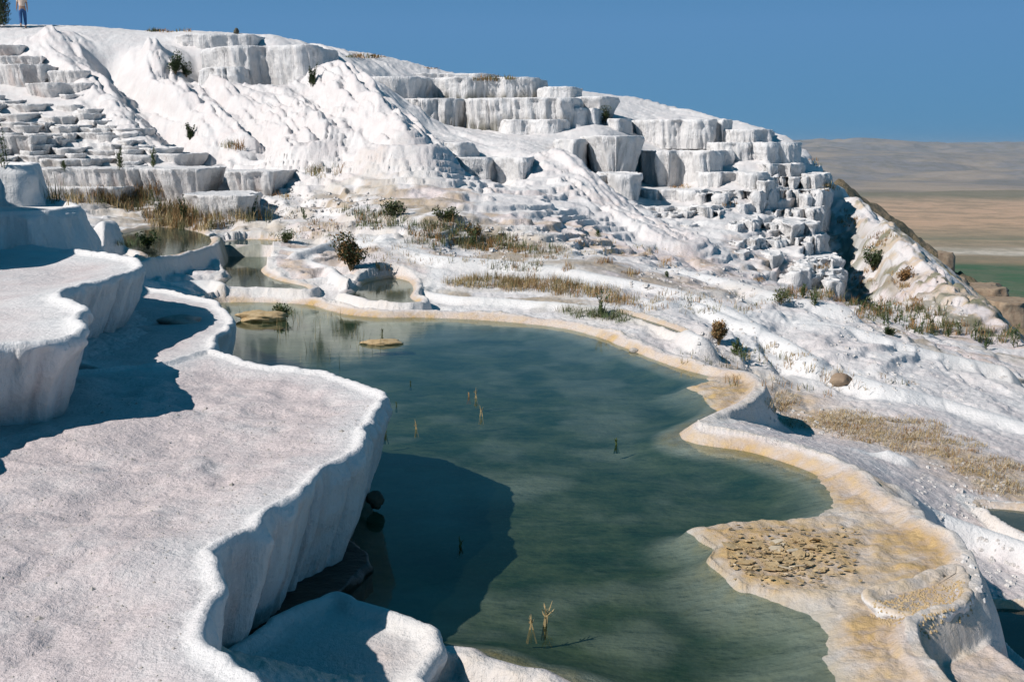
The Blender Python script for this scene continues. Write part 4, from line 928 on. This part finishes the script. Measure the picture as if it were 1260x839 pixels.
None and rock(905, 378, .24, .2, .15, 'second grey hummock just right of the first above the rusty clump', M_grey, 12, sink=.45)

def far_rock(px, py, d, w, h, label, seed, dep=5):
    c = at_y(px, py, d); z = c[2]; pts = [(c[0] + w * .5 * math.cos(t) * (1 + .3 * math.sin(3 * t + seed)), c[1] + dep * .5 * math.sin(t) * (1 + .2 * math.cos(2 * t))) for t in np.linspace(0, 2 * math.pi, 11)[:-1]]
    o = loft('rock_outcrop', pts, z, z - h, ds=.18, rimw=.3, rimh=.0, under=-.5, upow=1, flute=.25, fwl=1.0, scal=.35, swl=2, spacing=.5, rings=12, mat=M_rock, seed=seed, toprough=.12, ragged=.2, flare=.4)
    return tag(o, label, 'rock outcrop')
far_rock(1148, 310, 97, 2.6, 6, 'brown upright outcrop on the far hillside above the green field', 601, 3)
far_rock(1203, 351, 92, 4.4, 3, 'flat topped brown outcrop upslope beside the green field', 602)
far_rock(1236, 368, 88, 3.4, 4.5, 'darker blocky outcrop lower at the right beside the green field', 603)
far_rock(1165, 340, 95, 2.6, 2.5, 'small brown boulder between the upright outcrop and the flat one', 604)

# pebbles and crumbs on the big shelf
V, F = [], []
for _ in range(5200):
    x = rv.uniform(-5.5, -.7); y = rv.uniform(3.0, 8.2) ; p = None
    if not inside(np.array([x + .12]), np.array([y]), A)[0]: continue
    if rv.random() > .35 + .65 * float(vnoise(np.array([x * 2.]), np.array([y * 2.]), 5)[0]): continue
    p = ground(x, y)
    if p is None or p.z > 1: continue
    r = rv.uniform(.003, .010) * (2.1 if rv.random() < .03 else 1); i = len(V)
    for k in range(5): a = k * 1.2566 + rv.uniform(-.3, .3); V.append((p.x + r * math.cos(a) * rv.uniform(.8, 1.5), p.y + r * math.sin(a), p.z - .002))
    V.append((p.x + r * .2, p.y, p.z + r * rv.uniform(.4, .9)))
    F += [(i + k, i + (k + 1) % 5, i + 5) for k in range(5)]
tag(mesh_obj('gravel', V, F, [M_grey], smooth=False), 'fine grit and crumbs scattered on the big foreground shelf', None, kind='stuff')

V, F = [], []
for cx, cy, rx, ry, n in [(950,420,110,40,110),(1130,460,120,40,110),(860,350,90,25,200),(640,300,120,25,220),(1100,390,90,25,160),(420,260,90,25,160),(1180,600,60,40,120),(1210,700,45,40,90),(330,250,60,18,80),(1000,520,60,20,90)]:
    for _ in range(n):
        t = rv.uniform(0, 6.28); q = math.sqrt(rv.random()); p = hit(cx + rx * q * math.cos(t), cy + ry * q * math.sin(t), only='terrain')
        if p is None or p.y > 60: continue
        r = rv.uniform(.012, .045) * (1.8 if rv.random() < .06 else 1) * max(.6, p.y / 20); i = len(V); zf = rv.uniform(.35, .8)
        for k in range(5): a = k * 1.2566 + rv.uniform(-.4, .4); V.append((p.x + r * math.cos(a) * rv.uniform(.7, 1.4), p.y + r * math.sin(a), p.z - .01))
        for k in range(5): a = k * 1.2566 + .3; V.append((p.x + .6 * r * math.cos(a) * rv.uniform(.6, 1.2), p.y + .6 * r * math.sin(a), p.z + r * zf * rv.uniform(.7, 1)))
        F += [(i + k, i + (k + 1) % 5, i + 5 + (k + 1) % 5, i + 5 + k) for k in range(5)] + [tuple(range(i + 5, i + 10))]
tag(mesh_obj('rubble', V, F, [simple('pale_stone', (.50, .46, .43), (.70, .67, .64), 9, bump=.5, bdist=.03)], smooth=False), 'small broken grey and tan stones scattered on the pale slopes', None, kind='stuff')
# broken crust on the mud flat: every larger plate a part
e = empty('mud_crust', at_z(950, 680, .05)); tag(e, 'patch of broken pale crust plates on the ochre mud flat in the pool', 'crust')
from mathutils import Matrix
r_ = random.Random(3); n_pl = 0
CV, CF = [], []
for k in range(420):
    px, py = r_.gauss(965, 52), r_.gauss(684, 20)
    if not (895 < px < 1060 and 646 < py < 722): continue
    p = hit(px, py)
    if p is None or p.z < -.01: continue
    big = k < 40; r = r_.uniform(.022, .055) if big else r_.uniform(.007, .02); tl = r_.uniform(0, .6); ta = r_.uniform(0, 6.28); q = []
    m = 6; th_ = .008 if big else .005
    for s_ in (0, 1):
        for j in range(m):
            a = j * 2 * math.pi / m + .3 * math.sin(j * 5 + k); rr_ = r * (.65 + .5 * ((j * 7 + k * 3) % 5) / 5); q.append(Vector((rr_ * math.cos(a) * 1.25, rr_ * math.sin(a) * .75, s_ * th_ + tl * rr_ * math.cos(a - ta) + .012)))
    fs_ = [tuple(range(m))[::-1], tuple(range(m, 2 * m))] + [(j, (j + 1) % m, (j + 1) % m + m, j + m) for j in range(m)]
    if big:
        o = mesh_obj('plate', [tuple(v + p - e.location) for v in q], fs_, M_plate if r_.random() < .4 else M_ochre, e, smooth=False); n_pl += 1
    else:
        i = len(CV); CV += [tuple(v + p - e.location) for v in q]; CF += [tuple(i + a for a in f) for f in fs_]
o = mesh_obj('crumbs', CV, CF, [M_ochre], e, smooth=False); o['kind'] = 'stuff'
# gravel in the little raised basin
V, F = [], []
gp = zpts(G_px, .2); xs_, ys_ = [p[0] for p in gp], [p[1] for p in gp]
for _ in range(1500):
    x, y = rv.uniform(min(xs_), max(xs_)), rv.uniform(min(ys_), max(ys_))
    if not inside(np.array([x]), np.array([y]), gp)[0]: continue
    p = ground(x, y)
    if p is None or p.z < .02 or p.z > .105: continue
    r = rv.uniform(.005, .013); i = len(V)
    for k in range(5): a = k * 1.2566; V.append((p.x + r * math.cos(a), p.y + r * math.sin(a) * rv.uniform(.7, 1.3), p.z - .003))
    V.append((p.x, p.y, p.z + r * .8)); F += [(i + k, i + (k + 1) % 5, i + 5) for k in range(5)]
tag(mesh_obj('gravel', V, F, [M_ochre], smooth=False), 'ochre gravel filling the small raised basin', None, kind='stuff')

# sprigs standing in the pool
def sprig(px, py, h, n, label, mat=M_pale):
    p = Vector(at_z(px, py, 0)); e = empty('water_sprig', p); V, F = [], []
    for k in range(n):
        a = rv.uniform(0, 6.28); l = rv.uniform(.02, .3)
        tube(V, F, [(rv.uniform(-.03, .03), rv.uniform(-.03, .03) * .4, -.08), (l * h * .3 * math.cos(a), 0, h * .4), (l * h * math.cos(a), l * h * math.sin(a), h * rv.uniform(.6, 1))], [.006, .005, .0015], 4)
        for q in range(4): leaf(V, F, (l * h * .5 * math.cos(a), 0, h * rv.uniform(.2, .6)), h * .3, h * .03, rv.uniform(0, 6.28), .7)
    mesh_obj('stems', V, F, mat, e, smooth=False); tag(e, label, 'water plant')
sprig(671, 770, .16, 3, 'tallest straw coloured sprig standing in the near end of the pool')
sprig(654, 774, .09, 3, 'short straw sprig left of the tallest one in the near end of the pool')
sprig(592, 512, .12, 2, 'pale bent sprig in the middle of the pool')
sprig(585, 490, .13, 2, 'thin sprig just behind the pale bent one')
sprig(577, 488, .05, 4, 'tiny rusty tuft left of the thin sprig', M_dry)
sprig(758, 547, .07, 7, 'small green tuft in the open water right of the big shadow', M_green)
sprig(567, 672, .07, 3, 'yellow green sprig inside the edge of the big shadow', M_green)
sprig(512, 528, .10, 2, 'faint stalk near the tip of the foreground shelf')
sprig(474, 536, .06, 6, 'dark tuft at the water line behind the foreground wall', M_dark)
sprig(505, 472, .04, 5, 'dark green speck of weed nearer the far end of the pool', M_dark)
sprig(488, 498, .04, 4, 'second dark speck of weed beside the shelf tip', M_dark)
sprig(470, 412, .12, 4, 'short green stalks behind the oval islet', M_olive)

# ------------------------------------------------------------------ dark evergreen at the left frame edge
tp = Vector(at_y(-3, 26, 55.5)); g_ = ground(tp.x, tp.y); tp.z = g_.z if g_ else tp.z
e = empty('cypress_tree', tp); tag(e, 'narrow dark evergreen on the crest at the left edge beside the walking person', 'tree')
V, F = [], []; tube(V, F, [(0, 0, -.3), (0, 0, 1.5), (0.03, 0, 3.4), (0, 0, 5)], [.12, .10, .07, .02], 8); mesh_obj('trunk', V, F, M_bark, e)
V, F, MI = [], [], []; r_ = random.Random(9)
for k in range(9000):
    t = r_.random() ** .8; hh = .08 + 5.2 * t; rad = .56 * (1 - t ** 2.2) * (.85 + .15 * math.sin(9 * t + k % 3)) * min(1, .75 + 3 * t); a = r_.uniform(0, 6.28); q = rad * r_.uniform(.45, 1.05)
    leaf(V, F, (q * math.cos(a), q * math.sin(a), hh), r_.uniform(.1, .2), .035, a + r_.uniform(-.5, .5), r_.uniform(.5, 1.3)); MI.append(int(r_.random() < .3))
o = mesh_obj('crown', V, F, [M_dark, M_bark], e, smooth=False); o.data.polygons.foreach_set('material_index', MI)

# ------------------------------------------------------------------ walking person on the crest
def skin_body(name, joints, edges, mat, parent, sub=2):
    me = bpy.data.meshes.new(name); me.from_pydata([j[:3] for j in joints], edges, []); o = bpy.data.objects.new(name, me); COL.objects.link(o)
    o.modifiers.new('s', 'SKIN'); 
    for v, j in zip(me.skin_vertices[0].data, joints): v.radius = (j[3], j[4] if len(j) > 4 else j[3])
    me.skin_vertices[0].data[0].use_root = True
    m = o.modifiers.new('u', 'SUBSURF'); m.levels = m.render_levels = sub
    bpy.context.view_layer.update(); ev = o.evaluated_get(bpy.context.evaluated_depsgraph_get()); m2 = bpy.data.meshes.new_from_object(ev)
    o.modifiers.clear(); o.data = m2; bpy.data.meshes.remove(me); m2.materials.clear(); m2.materials.append(mat); m2.polygons.foreach_set('use_smooth', np.ones(len(m2.polygons), bool)); m2.name = name
    o.parent = parent; return o
pp = hit(29, 35)
if pp is None or pp.y > 70: pp = Vector(at_y(29, 34, 56))
person = empty('person', pp); person.rotation_euler = (0, 0, R(200)); person.scale = (.95, .95, .95)
tag(person, 'person in a pale pink top and blue jeans walking along the crest at upper left', 'person')
# facing -Y, stride legs
body = [(0,0,.98,.15,.10),(0,0,1.12,.135,.09),(0,-.01,1.30,.16,.10),(0,0,1.44,.12,.08),(0,-.01,1.52,.055,.055),(0,-.02,1.60,.075,.085),(0,-.02,1.70,.078,.095),(0,0,1.76,.055,.07),
 (-.17,0,1.42,.055),(-.22,.04,1.16,.042),(-.23,-.02,.93,.03),(-.235,-.04,.86,.036,.016),(.17,0,1.42,.055),(.23,-.05,1.17,.042),(.26,-.16,.96,.03),(.265,-.19,.89,.036,.016),
 (-.09,0,.92,.095),(-.10,-.10,.50,.06),(-.10,-.04,.10,.04),(-.10,-.16,.04,.04,.03),(.09,0,.92,.095),(.10,.04,.50,.06),(.10,.26,.14,.04),(.10,.20,.03,.04,.03)]
bedg = [(0,1),(1,2),(2,3),(3,4),(4,5),(5,6),(6,7),(3,8),(8,9),(9,10),(10,11),(3,12),(12,13),(13,14),(14,15),(0,16),(16,17),(17,18),(18,19),(0,20),(20,21),(21,22),(22,23)]
skin_body('body', body, bedg, M_skin, person)
skin_body('shirt', [(0,0,1.0,.175,.125),(0,0,1.14,.16,.115),(0,-.01,1.30,.185,.125),(0,0,1.43,.15,.10),(0,0,1.49,.075,.07),(-.17,0,1.42,.075),(-.21,.03,1.24,.062),(.17,0,1.42,.075),(.215,-.03,1.24,.062)], [(0,1),(1,2),(2,3),(3,4),(3,5),(5,6),(3,7),(7,8)], M_shirt, person)
skin_body('jeans', [(0,0,1.0,.165,.12),(0,0,.93,.17,.125),(-.09,0,.88,.115),(-.10,-.10,.50,.082),(-.10,-.04,.12,.068),(.09,0,.88,.115),(.10,.04,.50,.082),(.10,.24,.17,.066)], [(0,1),(1,2),(2,3),(3,4),(1,5),(5,6),(6,7)], M_jeans, person)
skin_body('hair', [(0,.01,1.70,.085,.10),(0,.02,1.77,.07,.085),(0,.06,1.62,.06,.05)], [(0,1),(0,2)], M_hair, person)
for s_, (a, b, c_) in ((0, (-.10, -.09, .04)), (1, (.10, .22, .07))):
    skin_body('shoe', [(a, b + .07, c_, .045, .045), (a, b - .04, c_ - .005, .048, .035), (a, b - .14, c_ - .01, .04, .028)], [(0, 1), (1, 2)], M_shoe, person)
for s_ in (-1, 1):   # five fingers a hand, nose, ears, eyes as small sub-forms of the skin
    hx, hy, hz = (-.235, -.04, .86) if s_ < 0 else (.265, -.19, .89)
    for f in range(4):
        V, F = [], []; y0 = hy - .027 + f * .018; tube(V, F, [(hx, y0, hz - .03), (hx - s_ * .006, y0 - .004, hz - .065), (hx - s_ * .014, y0 - .004, hz - .09 + .006 * abs(f - 1.5))], [.009, .008, .006], 5); mesh_obj('finger', V, F, M_skin, person)
    V, F = [], []; tube(V, F, [(hx, hy - .03, hz), (hx - s_ * .01, hy - .052, hz - .03), (hx - s_ * .012, hy - .055, hz - .055)], [.011, .009, .007], 5); mesh_obj('thumb', V, F, M_skin, person)

# ------------------------------------------------------------------ air: thin even haze round the whole place, ground included
hz = bmesh.new(); bmesh.ops.create_cube(hz, size=1.0); hm = bpy.data.meshes.new('haze'); hz.to_mesh(hm); hz.free()
ho = bpy.data.objects.new('haze', hm); COL.objects.link(ho); ho['kind'] = 'stuff'; ho['label'] = 'thin blue haze over the plain'
zmin = float(fz.min()) - 3; zmin = min(zmin, float(gz.min()) - 3, float(sz.min()) - 3); ztop_ = max(90.0, float(fz.max()) + 6)
xm_ = float(np.abs(fx).max()) + 50; ho.scale = (2 * xm_, 2 * 61000, ztop_ - zmin); ho.location = (0, 0, (ztop_ + zmin) / 2)
vm = bpy.data.materials.new('air'); vm.use_nodes = True; vm.node_tree.nodes.clear(); vo = vm.node_tree.nodes.new('ShaderNodeOutputMaterial')
pv = vm.node_tree.nodes.new('ShaderNodeVolumePrincipled'); pv.inputs['Color'].default_value = (.62, .82, 1.0, 1); pv.inputs['Density'].default_value = 2.8e-5; pv.inputs['Anisotropy'].default_value = .1
vm.node_tree.links.new(pv.outputs[0], vo.inputs['Volume']); hm.materials.append(vm)
print('haze', zmin, ztop_, xm_)
